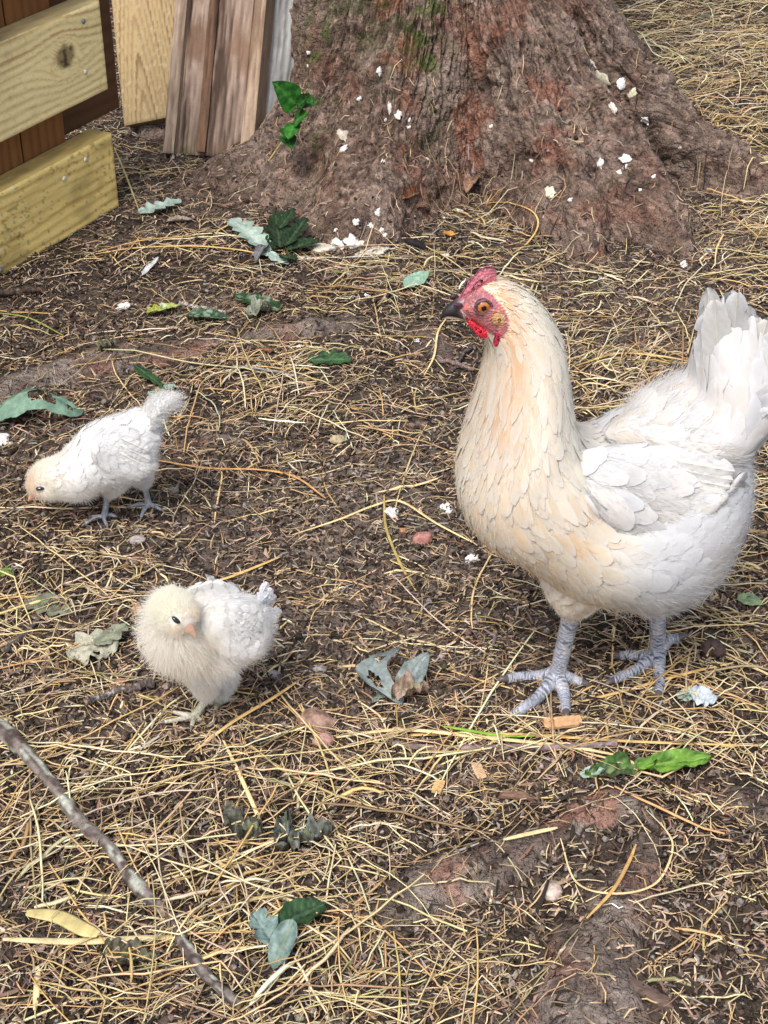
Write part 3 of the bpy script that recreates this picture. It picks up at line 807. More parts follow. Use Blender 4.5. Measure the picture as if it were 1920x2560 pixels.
# ------------------------------------------------------------------ leaves, sticks, stones, droppings
def frame_from(n):
    n = unit(n); s = unit(np.cross([0, 1.0, 0], n)); return s, np.cross(n, s), n
def leaf_mesh(base, tip, width, up=None, style='oval', arch=0.0, roll=0.0, wrinkle=.0012, cols=(lin(70, 110, 60), lin(40, 74, 36)), vein=lin(150, 165, 120), seed=0, holes=(), lobes=5, bend=0.0, K=36, J=11, twist=0.0, depth=.6, spots=None):
    base, tip = np.array(base, float), np.array(tip, float)
    ax = tip - base; L = np.linalg.norm(ax); ax /= L
    up = np.array([0, 0, 1.0]) if up is None else np.array(up, float)
    up = unit(up - ax * (up @ ax)); sd = np.cross(up, ax)
    t = np.linspace(0, 1, K)[:, None]; x = np.linspace(-1, 1, J)[None, :]
    w0 = {'oval': np.sin(np.pi * t ** .8) ** .75, 'long': np.sin(np.pi * t ** .9) ** .6, 'heart': np.sin(np.pi * np.clip(t, 0, 1) ** .55) ** .8, 'lobed': np.sin(np.pi * t ** .85) ** .45}[style]
    if style == 'lobed':
        sgn = np.sign(x)
        ph = t * lobes + .18 * sgn + .12 * noise(t * 4, sgn, 0, seed)
        saw = 1 - np.abs(((ph % 1) - .42) / .58).clip(0, 1)
        w0 = w0 * (1 - depth + depth * saw ** .7)
    else:
        w0 = w0 * (1 + .05 * np.abs(((t * 14) % 1) - .5)) + 0 * x
    w = w0 * width * .5
    fwd = .22 * np.abs(x) * w / max(L, 1e-6) if style == 'lobed' else 0
    tt = t + fwd
    a_ = twist * (t - .5)
    cx = w * x * np.cos(a_); cz = w * x * np.sin(a_)
    z = arch * L * np.sin(np.pi * t) + roll * (np.abs(x) ** 2) * w + wrinkle * fbm(t * 7 + seed, x * 3, 0, seed, 3) * 2 + cz + min(wrinkle, .0012) * .5 * np.abs(np.sin(t * 30 + 6 * np.abs(x)))
    lat = bend * L * np.sin(np.pi * t)
    P = base + ax * (L * tt)[..., None] + sd * (cx + lat)[..., None] + up * z[..., None]
    c = mix(cols[0], cols[1], sstep(-.4, .4, fbm(t * 5 + seed, x * 2.5, 0, seed + 5, 3)) + 0 * x)
    vm = np.clip(np.exp(-(x / .07) ** 2) + .45 * sstep(.82, 1, np.abs(np.sin(t * 24 - 5 * np.abs(x)))), 0, 1)
    c = mix(c, vein, vm * .55)
    if spots is not None: c = mix(c, spots, sstep(.2, .4, fbm(t * 9 + seed, x * 4, 0, seed + 8, 2)) * .85)
    F = grid_faces(K, J)
    if holes:
        fi = np.arange(len(F)); kk = (fi // (J - 1) + .5) / (K - 1); jj = (fi % (J - 1) + .5) / (J - 1) * 2 - 1
        keep = np.ones(len(F), bool)
        for (ht, hx, rt_, rx_) in holes:
            keep &= ((kk - ht) / rt_) ** 2 + ((jj - hx) / rx_) ** 2 + .3 * noise(kk * 30, jj * 9, 0, seed) > 1
        F = F[keep]
    V = P.reshape(-1, 3); n = len(V)
    dn = np.cross(np.gradient(P, axis=0), np.gradient(P, axis=1)); dn = unit(dn).reshape(-1, 3)
    V = np.concatenate([V, V - dn * .00035]); F = np.concatenate([F, F[:, ::-1] + n])
    return V, F, np.clip(np.concatenate([c.reshape(-1, 3)] * 2), 0, 1)
WK = {'wilted_leaf': .50, 'shrivelled_leaf': .62, 'curled_leaf': .68, 'feather': 1.0, 'dark_leaf': .7, 'lobed_leaf': .9, 'dried_leaf': .85, 'grey_weed': .6}
def leaf(name, label, b, t, width, cat="leaf", lift=(.004, .004), mat=None, group=None, **k):
    B, _ = hit(*b); T_, n1 = hit(*t)
    width = width * WK.get(name, .8)
    B = B + [0, 0, lift[0]]; T_ = T_ + [0, 0, lift[1]]
    V, F, C = leaf_mesh(B, T_, width, **k)
    V[:, 2] = np.maximum(V[:, 2], hmap(V[:, 0], V[:, 1]) + .0012)
    o = mesh_obj(name, V, F, mat or M_LEAF, col=C); recentre(o)
    return tag(o, label, cat, group)
TEAL = (lin(120, 152, 132), lin(88, 122, 104)); PALE = (lin(176, 196, 184), lin(146, 168, 158)); DKG = (lin(46, 78, 42), lin(28, 52, 30)); GRN = (lin(108, 150, 52), lin(68, 110, 38))
GRY = (lin(158, 160, 146), lin(122, 126, 114)); BRN = (lin(140, 116, 96), lin(96, 76, 62)); BLU = (lin(140, 150, 148), lin(112, 124, 122)); CHAR = (lin(108, 106, 100), lin(70, 66, 62))
leaf("curled_leaf", "large teal green leaf curled into an arch at the left edge", (-25, 1072), (212, 1052), .062, arch=.24, roll=-.55, lift=(.010, .010), cols=TEAL, vein=lin(150, 178, 160), seed=3,
     holes=((.58, -.25, .17, .40), (.86, -.5, .05, .30)), style='long', wrinkle=.003, bend=.12)
leaf("lobed_leaf", "pale lobed leaf on a yellow stem just right of the fence", (348, 545), (452, 520), .040, style='lobed', lobes=4, cols=PALE, vein=lin(200, 210, 200), seed=5, lift=(.006, .012), roll=.2, depth=.75)
stalk("dry_stalk", "yellowish leaf stem rising to the fence corner", "stem", [(290, 415, .03), (318, 470, .02), (350, 540, .006)], .0026, lin(186, 172, 110))
leaf("lobed_leaf", "pale jagged leaf lying in front of the weathered plank", (578, 562), (676, 640), .046, style='lobed', lobes=5, cols=PALE, vein=lin(196, 210, 196), seed=8, lift=(.008, .006), roll=.3, depth=.6)
leaf("lobed_leaf", "pale leaf fragment under the dark leafy sprig by the trunk", (648, 640), (722, 668), .022, style='lobed', lobes=3, cols=(lin(182, 204, 196), lin(160, 184, 178)), seed=9, lift=(.01, .004), depth=.5)
leaf("shrivelled_leaf", "grey purple shrivelled leaf behind the pale fragment", (640, 660), (672, 626), .022, mat=M_DRYLEAF, cols=(lin(122, 118, 130), lin(96, 90, 102)), seed=19, roll=.6, arch=.2)
# dark sprig: several leaflets on one stem
def sprig(name, label, cat, leaves_, stem, scol, mat=None, **k):
    P0, _ = hit(*stem[0][:2]); t = thing(name, label, cat, P0)
    pts = [hit(q[0], q[1])[0] + np.array([0, 0, q[2]]) for q in stem]
    V, F, a, b = [], [], 0, 0
    C = spline(pts, 24); T = unit(np.gradient(C, axis=0)); S_ = unit(np.cross(T, [.2, -1, .1])); U_ = np.cross(S_, T)
    an = np.linspace(0, 2 * np.pi, 9)[:-1]; ww = .0011 * (1 - .5 * np.linspace(0, 1, 24))
    V = C[:, None] + (S_[:, None] * np.cos(an)[None, :, None] + U_[:, None] * np.sin(an)[None, :, None]) * ww[:, None, None]
    mesh_obj("stem", V.reshape(-1, 3), grid_faces(24, 8, True), M_STICK, t, scol)
    for i, (b_, t_, w_, kw) in enumerate(leaves_):
        B = hit(*b_[:2])[0] + [0, 0, b_[2]]; T_ = hit(*t_[:2])[0] + [0, 0, t_[2]]
        kk = dict(k); kk.update(kw)
        V, F, C = leaf_mesh(B, T_, w_, seed=40 + i * 3, **kk)
        V[:, 2] = np.maximum(V[:, 2], hmap(V[:, 0], V[:, 1]) + .001)
        mesh_obj("leaf", V, F, mat or M_LEAF, t, C)
    return t
sprig("leafy_sprig", "dark green toothed leafy sprig lying before the trunk by the white droppings", "sprig",
      [((700, 640, .012), (690, 555, .014), .030, {}), ((715, 640, .014), (765, 580, .02), .028, {}), ((720, 645, .012), (795, 625, .014), .030, {}), ((705, 650, .006), (740, 672, .012), .022, {}), ((700, 600, .016), (735, 560, .022), .022, {}), ((690, 640, .01), (672, 590, .014), .02, {})],
      [(735, 665, .004), (715, 635, .010), (695, 570, .014)], lin(70, 80, 50), style='lobed', lobes=5, depth=.45, cols=(lin(38, 64, 36), lin(24, 42, 28)), vein=lin(88, 110, 78), roll=.25)
leaf("round_leaf", "small rounded pale green leaf lying left of the hen's head", (1014, 733), (1070, 700), .034, cols=(lin(150, 184, 162), lin(132, 168, 148)), vein=lin(176, 196, 172), seed=12, lift=(.008, .012), roll=.15)
leaf("lobed_leaf", "dark green lobed leaf lying above a crumpled grey one", (586, 752), (702, 786), .040, style='lobed', lobes=4, cols=DKG, vein=lin(80, 108, 70), seed=14, lift=(.008, .006), roll=.25, depth=.5, spots=lin(150, 162, 146))
leaf("crumpled_leaf", "crumpled dry grey leaf just below the dark lobed leaf", (622, 806), (676, 780), .036, mat=M_DRYLEAF, cols=GRY, seed=15, roll=.7, arch=.25, wrinkle=.006, style='lobed', lobes=3)
leaf("yellowing_leaf", "small yellowing torn leaf beside a short twig at left", (368, 796), (452, 778), .028, style='lobed', lobes=4, cols=(lin(176, 176, 52), lin(136, 150, 56)), vein=lin(220, 214, 120), seed=17, lift=(.008, .008), roll=.4, spots=lin(190, 204, 180))
leaf("dark_leaf", "dark glossy green leaf right of the yellowing leaf", (466, 800), (572, 808), .034, cols=DKG, seed=18, lift=(.006, .006), roll=.5, style='long', vein=lin(120, 150, 120), spots=lin(140, 160, 140))
leaf("lobed_leaf", "dark green jagged leaf in the straw at mid yard", (768, 916), (880, 914), .042, style='lobed', lobes=4, cols=(lin(58, 96, 58), lin(34, 62, 38)), vein=lin(120, 150, 110), seed=21, lift=(.008, .008), roll=.2, depth=.6)
leaf("dark_leaf", "narrow dark green leaf just above the pecking chick's tail", (338, 932), (408, 984), .020, cols=DKG, seed=22, lift=(.01, .01), style='long', vein=lin(100, 130, 90))
leaf("lobed_leaf", "small grey white leaf behind the pecking chick's tail", (372, 1000), (436, 972), .022, style='lobed', lobes=3, cols=PALE, seed=23, lift=(.006, .006))
leaf("dried_leaf", "pale dry lobed leaf left of the standing chick, broad half", (300, 1612), (172, 1655), .058, mat=M_DRYLEAF, style='lobed', lobes=3, cols=(lin(186, 184, 164), lin(160, 160, 142)), vein=lin(206, 202, 184), seed=25, lift=(.008, .004), roll=.2, depth=.5, holes=((.45, .5, .05, .14),), wrinkle=.003)
leaf("dried_leaf", "dry olive grey leaf flap pointing right behind the pale dry leaf", (240, 1640), (320, 1596), .026, mat=M_DRYLEAF, style='lobed', lobes=3, cols=(lin(150, 152, 134), lin(126, 128, 112)), seed=26, lift=(.012, .016), depth=.5)
leaf("dried_leaf", "faded grey leaf under straw at the left, above the pale dry leaf", (62, 1500), (184, 1530), .044, mat=M_DRYLEAF, style='lobed', lobes=4, cols=(lin(128, 130, 112), lin(100, 102, 88)), seed=27, lift=(.003, .003), depth=.5)
leaf("curled_leaf", "grey blue curled leaf with eaten holes left of the hen's feet, hooked half", (1005, 1775), (1000, 1658), .040, cols=BLU, seed=29, arch=.12, roll=.35, lift=(.006, .016), bend=.42, holes=((.78, .0, .09, .34), (.38, .0, .13, .30)), vein=lin(180, 196, 196), wrinkle=.002)
leaf("curled_leaf", "pointed grey blue leaf horn rising right of the hooked leaf", (1000, 1770), (1070, 1682), .034, cols=BLU, seed=30, arch=.1, roll=.25, lift=(.008, .022), vein=lin(180, 196, 196), style='oval')
leaf("crumpled_leaf", "crumpled pinkish brown leaf edge in front of the grey blue leaf", (980, 1772), (1072, 1750), .026, mat=M_DRYLEAF, cols=(lin(170, 146, 132), lin(120, 96, 84)), seed=31, roll=.8, arch=.15, wrinkle=.005, lift=(.012, .012))
leaf("curled_leaf", "thin pale curled leaf scrap left of the grey blue leaf", (930, 1762), (984, 1752), .012, cols=BLU, seed=32, arch=.25, lift=(.002, .006))
leaf("wilted_leaf", "bright green wilted leaf lying in the straw below the hen", (1590, 1940), (1775, 1915), .042, cols=GRN, seed=34, roll=.2, lift=(.010, .010), style='long', vein=lin(160, 200, 100), wrinkle=.002)
leaf("wilted_leaf", "dark mottled green leaf left half beside the bright green leaf", (1460, 1952), (1640, 1925), .036, cols=(lin(84, 128, 50), lin(48, 78, 34)), seed=35, roll=.5, lift=(.006, .008), style='long', spots=lin(62, 54, 36), wrinkle=.004)
leaf("leaf_scrap", "small pale blue leaf scrap at the tip of the mottled leaf", (1448, 1952), (1510, 1942), .014, cols=PALE, seed=36, lift=(.006, .008))
leaf("curled_leaf", "pale blue green curled leaf near the branch at the bottom", (700, 2400), (636, 2335), .036, cols=(lin(130, 152, 146), lin(102, 126, 120)), seed=38, lift=(.010, .022), roll=.5, style='lobed', lobes=3, vein=lin(170, 190, 184))
leaf("curled_leaf", "blue green torn leaf strip hanging below the dark leaf at the bottom", (735, 2350), (684, 2438), .026, cols=(lin(134, 154, 150), lin(102, 126, 122)), seed=39, lift=(.022, .006), roll=.4, style='long')
leaf("dark_leaf", "dark green leaf on top of the blue green scraps at the bottom", (700, 2350), (815, 2290), .034, cols=DKG, seed=41, lift=(.016, .012), roll=.4, style='long', vein=lin(90, 120, 90))
leaf("leaf_scrap", "pale green scrap right of the hen's far foot, tucked under a feather", (1690, 1745), (1745, 1752), .022, cols=PALE, seed=43, lift=(.004, .006))
leaf("leaf_scrap", "small faded green leaf in straw near the right edge", (1842, 1505), (1905, 1530), .022, cols=(lin(140, 160, 120), lin(120, 140, 110)), seed=44, lift=(.008, .008))
leaf("leaf_scrap", "small grey leaf scrap under the hen's beak", (1100, 792), (1158, 800), .018, cols=GRY, seed=45, lift=(.005, .006))
leaf("shrivelled_leaf", "dark shrivelled grey leaf clump in the straw at lower centre", (560, 2065), (655, 2105), .038, mat=M_DRYLEAF, cols=CHAR, seed=47, roll=.7, wrinkle=.008, lift=(.006, .008), style='lobed')
leaf("shrivelled_leaf", "dark shrivelled leaf V right of the other grey clump", (690, 2140), (830, 2095), .034, mat=M_DRYLEAF, cols=CHAR, seed=48, roll=.8, wrinkle=.008, lift=(.008, .008), style='lobed', spots=lin(132, 144, 144))
leaf("shrivelled_leaf", "upright shrivelled grey leaf just left of the shrivelled V", (700, 2130), (722, 2060), .022, mat=M_DRYLEAF, cols=(lin(110, 116, 116), lin(66, 66, 66)), seed=49, roll=.8, wrinkle=.006, lift=(.006, .012))
leaf("shrivelled_leaf", "dull brown shrivelled leaf under the broad straw at bottom left", (250, 2400), (400, 2408), .03, mat=M_DRYLEAF, cols=(lin(112, 106, 92), lin(74, 66, 58)), seed=50, roll=.7, wrinkle=.006)
leaf("brown_leaf", "curled brown leaf in the litter against the trunk", (1165, 490), (1195, 455), .022, mat=M_DRYLEAF, cols=(lin(150, 112, 96), lin(110, 72, 60)), seed=52, roll=.6, arch=.2)
leaf("brown_leaf", "rusty brown leaf fragment left of the straw ring", (1004, 505), (1045, 492), .018, mat=M_DRYLEAF, cols=(lin(120, 66, 46), lin(90, 48, 36)), seed=53, roll=.4)
leaf("orange_leaf", "small orange yellow leaf piece in the straw ring", (1110, 590), (1138, 602), .016, cols=(lin(216, 158, 70), lin(196, 132, 56)), seed=54, lift=(.006, .008))
leaf("brown_leaf", "dry pinkish leaf beside the pale lobed leaf at the fence", (415, 562), (482, 556), .020, mat=M_DRYLEAF, cols=(lin(158, 142, 132), lin(120, 104, 96)), seed=56, roll=.5)
leaf("brown_leaf", "rust red leaf sliver in straw at mid yard", (640, 880), (690, 885), .012, mat=M_DRYLEAF, cols=(lin(128, 74, 58), lin(100, 56, 44)), seed=57)
leaf("dark_leaf", "dark green leaf half buried in straw at the top right", (1735, 60), (1790, 52), .03, cols=(lin(60, 78, 70), lin(42, 56, 52)), seed=58, lift=(.012, .012))
leaf("grey_weed", "small dry grey weed tuft at the left above the curled leaf", (245, 880), (290, 870), .028, cat="weed", mat=M_DRYLEAF, style='lobed', lobes=6, depth=.9, cols=(lin(134, 132, 112), lin(92, 90, 76)), seed=59, lift=(.004, .01), roll=.7, wrinkle=.007)
leaf("leaf_scrap", "green leaf corner at the left edge above the dried leaf", (0, 1432), (36, 1446), .016, cols=GRN, seed=61)
# the seedling beside the grey plank
sd_ = hit(680, 398)[0]
def onp(u, v, dy=0.0):
    d = ray(u, v); k = (sd_[1] - .015 + dy) / d[1]; return CAMP + d * k
t = thing("seedling", "small green seedling with five toothed leaves between grey plank and trunk", "plant", sd_)
pts = [onp(672, 402), onp(706, 352), onp(735, 300), onp(752, 262), onp(770, 238)]
C = spline(pts, 30); T = unit(np.gradient(C, axis=0)); S_ = unit(np.cross(T, [0, 1, 0])); U_ = np.cross(S_, T); an = np.linspace(0, 2 * np.pi, 9)[:-1]
V = C[:, None] + (S_[:, None] * np.cos(an)[None, :, None] + U_[:, None] * np.sin(an)[None, :, None]) * .0013
mesh_obj("stem", V.reshape(-1, 3), grid_faces(30, 8, True), M_STICK, t, lin(176, 160, 104))
for i, (b, tp, w_, sh) in enumerate([((740, 262), (682, 204), .041, 0), ((752, 250), (790, 262), .024, 1), ((738, 300), (770, 285), .026, 0), ((745, 270), (772, 236), .022, 1), ((722, 330), (706, 345), .022, 0), ((735, 310), (720, 350), .024, 0), ((716, 340), (730, 372), .024, 1)]):
    V, F, C = leaf_mesh(onp(*b, -.006), onp(*tp, -.03 - .004 * i), w_, up=[.15 * (-1) ** i, -1.0, .75], style='heart', roll=.2, cols=((lin(58, 128, 44), lin(40, 100, 34)) if not sh else (lin(44, 92, 38), lin(28, 66, 28))), vein=lin(98, 160, 70), seed=70 + i, wrinkle=.001)
    mesh_obj("leaf", V, F, M_LEAF, t, C)

# sticks
def stick(name, label, pts, w0, w1, cols, seed, cat="stick", lift=.006, twigs=()):
    P = [hit(q[0], q[1])[0] + np.array([0, 0, (q[2] if len(q) > 2 else lift)]) for q in pts]
    n = max(60, 26 * len(P)); C = spline(P, n); t = np.linspace(0, 1, n)
    T = unit(np.gradient(C, axis=0)); S_ = unit(np.cross(T, [0, 0, 1.0])); U_ = np.cross(S_, T)
    C = C + S_ * (.35 * w0 * noise(t * 8, 0, 0, seed))[:, None] + U_ * (.3 * w0 * noise(t * 7, 3, 0, seed))[:, None]
    rr = .5 * (w0 + (w1 - w0) * t) * (1 + .16 * noise(t * 30, 1, 0, seed) + .22 * (np.abs(noise(t * 9, 2, 0, seed)) > .6))
    a = np.linspace(0, 2 * np.pi, 15)[:-1]
    r2 = rr[:, None] * (1 + .10 * noise(t[:, None] * 60, a[None] * 2, 0, seed + 1))
    V = C[:, None] + S_[:, None] * (np.cos(a)[None] * r2)[..., None] + U_[:, None] * (np.sin(a)[None] * r2)[..., None]
    cc = mix(cols[0], cols[1], sstep(-.3, .3, fbm(t[:, None] * 40 + 0 * a, a[None] * 1.5, 0, seed + 2, 3)))
    if len(cols) > 2: cc = mix(cc, cols[2], sstep(.15, .45, fbm(t[:, None] * 26 + 0 * a, a[None] * 1.1, 0, seed + 4, 3)) * .9)
    V = V.reshape(-1, 3); m = len(V); F = grid_faces(n, 14, True).tolist()
    V = np.concatenate([V, [C[0], C[-1]]]); F += [[(k + 1) % 14, k, m] for k in range(14)] + [[m - 14 + k, m - 14 + (k + 1) % 14, m + 1] for k in range(14)]
    cc = np.concatenate([cc.reshape(-1, 3), [lin(196, 160, 110)] * 2])
    o = mesh_obj(name, V, F, M_STICK, col=np.clip(cc, 0, 1)); recentre(o)
    return tag(o, label, cat)
GS = (lin(128, 118, 112), lin(80, 70, 66), lin(172, 176, 164))
stick("branch", "long crooked grey lichened branch crossing the bottom left corner", [(-60, 1790), (0, 1845), (70, 1915), (150, 2000), (200, 2075), (280, 2150), (330, 2215), (400, 2280), (450, 2330), (470, 2390), (520, 2465), (592, 2545)], .0118, .0080, GS, 3, cat="branch", lift=.011)
stick("stick", "short lichened stick left of the standing chick's feet", [(212, 1768), (270, 1748), (330, 1735), (385, 1722)], .0055, .007, (lin(110, 98, 94), lin(70, 62, 60), lin(160, 158, 156)), 5)
stick("stick", "thin grey stick end leaning on the fence's lower board", [(-5, 700, .01), (20, 660, .012), (62, 612, .02)], .006, .0066, (lin(168, 160, 152), lin(104, 96, 92)), 7)
stick("stick", "dark soil covered stick at the left edge below the fence", [(-20, 748), (40, 742), (100, 738)], .008, .007, (lin(90, 76, 66), lin(64, 52, 44)), 8)
stick("twig", "white spotted twig between yellowing leaf and dark lobed leaf", [(450, 768), (500, 780), (568, 794)], .005, .004, (lin(100, 92, 88), lin(200, 196, 190), lin(70, 62, 58)), 9, cat="twig")
stick("twig", "charcoal twig pointing down below the hen's beak", [(1178, 875), (1150, 910), (1130, 940)], .0045, .003, (lin(96, 92, 90), lin(58, 54, 52)), 10, cat="twig")
stick("twig", "pinkish grey twig on the ground left of the hen's neck", [(1094, 910), (1140, 920), (1185, 934)], .0045, .0045, (lin(140, 120, 116), lin(110, 92, 90)), 11, cat="twig")
stick("twig", "thin pale grey twig in the mid yard straw", [(585, 925), (660, 935), (742, 952)], .003, .003, (lin(170, 166, 162), lin(124, 118, 114)), 12, cat="twig")
stick("twig", "long thin pinkish twig lying under the straw below the hen", [(980, 1876), (1120, 1880), (1300, 1880), (1430, 1878), (1540, 1872)], .0055, .0042, (lin(152, 134, 130), lin(116, 100, 100)), 13, cat="twig")
stick("twig", "twig from the left edge by the dried grey leaf", [(10, 1640), (50, 1610), (100, 1560)], .005, .004, (lin(112, 104, 98), lin(76, 68, 64)), 14, cat="twig")
stick("twig", "thin dark twig just under the curled leaf at left", [(60, 1060), (140, 1058), (215, 1056)], .0028, .0022, (lin(120, 84, 80), lin(90, 62, 58)), 15, cat="twig")
leaf("feather", "small white feather with a dark quill right of the fence", (352, 700), (398, 662), .008, cat="feather", mat=M_FEATHER, style='long', cols=(lin(226, 228, 230), lin(190, 194, 198)), vein=lin(240, 240, 240), seed=80, lift=(.006, .010))
stick("quill", "dark quill of the small white feather near the fence", [(278, 738), (320, 722), (356, 696)], .003, .002, (lin(58, 54, 52), lin(40, 38, 36)), 16, cat="quill")
leaf("feather", "small fluffy white feather in the straw right of the hen's feet", (1722, 1752), (1790, 1768), .026, cat="feather", mat=M_FEATHER, style='oval', cols=(lin(214, 224, 232), lin(186, 200, 212)), vein=lin(240, 240, 240), seed=81, lift=(.010, .010), wrinkle=.003)

# stones and chips
def stone(name, label, u, v, r3, col, seed, cat="stone", flat=.6, group=None, n=(18, 24), col2=None, sink=.3):
    p, nn = hit(u, v); s_, f_, n_ = frame_from(nn)
    ph = np.linspace(0, np.pi, n[0]); th = np.linspace(0, 2 * np.pi, n[1], endpoint=False); PH, TH_ = np.meshgrid(ph, th, indexing='ij')
    d = np.stack([np.sin(PH) * np.cos(TH_), np.sin(PH) * np.sin(TH_), np.cos(PH)], -1)
    dr = cat == 'dropping'
    k = 1 + (.75 if dr else .28) * fbm(d[..., 0] * (2.4 if dr else 1.6), d[..., 1] * (2.4 if dr else 1.6), d[..., 2] * 1.6 + seed, seed, 4)
    if dr: k = np.clip(k, .35, 2)
    P = p + n_ * r3[2] * (1 - sink) + (s_ * (d[..., :1] * r3[0]) + f_ * (d[..., 1:2] * r3[1]) + n_ * (d[..., 2:] * r3[2])) * k[..., None]
    c = mix(col, col * .62 if col2 is None else col2, sstep(-.2, .45, fbm(d[..., 0] * 3, d[..., 1] * 3, d[..., 2] * 3, seed + 2, 3)))
    o = mesh_obj(name, P.reshape(-1, 3), grid_faces(n[0], n[1], True), M_STONE if cat != "dropping" else M_DROP, col=c.reshape(-1, 3)); recentre(o)
    return tag(o, label, cat, group)
stone("stone", "angular reddish pink stone left of the hen's breast", 1058, 1358, (.010, .0085, .007), lin(176, 124, 116), 3)
stone("stone", "larger of two pinkish brown stones right of the standing chick", 790, 1824, (.017, .012, .010), lin(170, 138, 124), 4, col2=lin(120, 96, 84))
stone("stone", "smaller pink stone touching the larger one, right of the chick", 812, 1862, (.009, .007, .006), lin(190, 148, 138), 5)
stone("pebble", "smooth translucent pale pink pebble between the lower roots", 1377, 2237, (.0075, .007, .006), lin(210, 190, 178), 6, cat="pebble")
stone("pebble", "smooth orange pink pebble behind the standing chick's head", 343, 1526, (.0052, .004, .0035), lin(196, 158, 136), 7, cat="pebble")
stone("pebble", "tiny round orange pebble left of the reddish stone", 1009, 1332, (.0035, .003, .003), lin(206, 150, 112), 8, cat="pebble")
stone("clod", "dark round clod of soil in the straw right of the hen's feet", 1782, 1640, (.011, .010, .010), lin(84, 68, 64), 9, cat="clod", col2=lin(50, 40, 38))
stone("pebble", "flat grey pebble below the pecking chick's far foot", 343, 1355, (.009, .006, .004), lin(172, 164, 158), 10, cat="pebble")
stone("pebble", "grey pebble right of the pecking chick's feet", 434, 1232, (.006, .005, .004), lin(156, 150, 142), 11, cat="pebble")
stone("pebble", "pale triangular pebble in the straw behind the hen's breast line", 843, 1104, (.0085, .006, .004), lin(186, 170, 140), 12, cat="pebble")
stone("pebble", "left one of two grey pebbles right of the standing chick", 684, 1694, (.007, .005, .004), lin(160, 156, 154), 13, cat="pebble")
stone("pebble", "right one of two grey pebbles right of the standing chick", 796, 1682, (.006, .005, .004), lin(168, 164, 160), 14, cat="pebble")
stone("pebble", "pinkish pebble behind the short lichened stick", 302, 1716, (.009, .006, .004), lin(186, 140, 124), 15, cat="pebble")
stone("charred_lump", "black elongated lump in the litter left of the hen's comb", 1040, 618, (.018, .008, .006), lin(40, 36, 38), 16, cat="lump")
def chipb(label, u, v, L, W, ang_, col, seed, name="wood_chip"):
    p, nn = hit(u, v); a = R(ang_)
    d = np.array([math.cos(a), math.sin(a), 0.0]); s = np.array([-math.sin(a), math.cos(a), 0.0])
    K = 14; t = np.linspace(-.5, .5, K); V = []
    rg = np.random.default_rng(seed)
    for k in range(K):
        for (q, z) in ((-.5, 0), (-.5, 1), (-.17, 1.15), (.17, 1.0), (.5, 1), (.5, 0)):
            e = 1 + (.10 * rg.normal() if k in (0, K - 1) else .03 * rg.normal())
            V.append(p + d * (t[k] * L * e) + s * (q * W * (1 - .3 * abs(t[k]) ** 3 * 8 * .3)) + np.array([0, 0, .004 + z * .0028 + .0004 * rg.normal()]))
    V = np.array(V); F = grid_faces(K, 6, True).tolist() + [[0, 1, 2, 3, 4, 5], [(K - 1) * 6 + i for i in (5, 4, 3, 2, 1, 0)]]
    c = col * (1 + .18 * np.tile(rg.normal(size=6), K)[:, None] + .05 * rg.normal(size=(6 * K, 1)))
    o = mesh_obj(name, V, F, M_WOOD, col=np.clip(c, .01, 1), smooth=False); recentre(o); return tag(o, label, "wood chip")
chipb("broad tan wood chip below the hen's near foot", 1405, 1818, .030, .012, 8, lin(206, 164, 122), 1)
chipb("small tan block of wood chip left of the lower root", 1096, 1978, .013, .008, 70, lin(200, 166, 116), 2)
chipb("dark brown splinter below the straw band near the lower root", 1300, 2002, .030, .007, -8, lin(118, 94, 78), 3)
chipb("pale split chip standing left of the mottled green leaf", 1196, 1940, .017, .008, 105, lin(196, 164, 130), 4)
chipb("pale chip resting on the mottled green leaf", 1582, 1935, .016, .005, 105, lin(190, 164, 130), 5)
chipb("long dark bark splinter in the bottom right litter", 1625, 2500, .034, .010, -38, lin(92, 76, 68), 6)
chipb("reddish bark flake at the left of the straw ring", 1052, 520, .018, .012, 20, lin(120, 92, 78), 7)

# droppings
WH, CR = lin(232, 232, 232), lin(206, 200, 186)
def dropg(label, u, v, rx, ry, seed, col=WH, group=None, h=.0022):
    return stone("dropping", label, u, v, (rx, ry, h), col, seed, cat="dropping", group=group, col2=CR, sink=.6, n=(14, 30))
dropg("round white dropping high on the middle of the trunk", 949, 180, .0058, .006, 31)
dropg("white lumpy dropping at the top of the streak on the right root", 1480, 160, .008, .014, 32)
dropg("cream crusted dropping lower on the right root streak", 1502, 196, .011, .016, 33, col=lin(206, 204, 176))
dropg("white dropping on the far edge of the right root", 1553, 210, .007, .008, 34)
dropg("cream streak dropping running down the right root edge", 1583, 236, .009, .007, 35, col=lin(216, 210, 180))
dropg("white splash in the crease of the right root", 1531, 274, .008, .009, 36)
dropg("round white dropping on the right root end", 1614, 299, .007, .006, 37)
dropg("round white dropping on the big front right root", 1563, 398, .0075, .006, 38)
dropg("small white dropping below the round one on the front right root", 1564, 418, .005, .003, 39)
dropg("white smear left of the round dropping on the front right root", 1500, 412, .009, .005, 40)
dropg("cream chip shaped dropping on the front of the right root", 1374, 482, .0065, .009, 41, col=lin(214, 206, 184))
dropg("starry white splash on the trunk's front, left part", 975, 275, .010, .004, 42)
dropg("white drip under the starry splash on the trunk", 996, 288, .006, .010, 43)
dropg("tan lump dropping on the lower trunk, upper one", 862, 342, .010, .008, 44, col=lin(178, 166, 152))
dropg("white dropping on the lower trunk just below the tan lump", 857, 374, .008, .006, 45)
dropg("white dropping on the low root right of the hen's head, upper", 1771, 628, .006, .006, 46)
dropg("white dropping on the low root near the right, lower", 1711, 662, .005, .006, 47)
dropg("largest pale dropping patch before the trunk, grainy", 928, 632, .026, .016, 48, col=lin(204, 198, 188), h=.003)
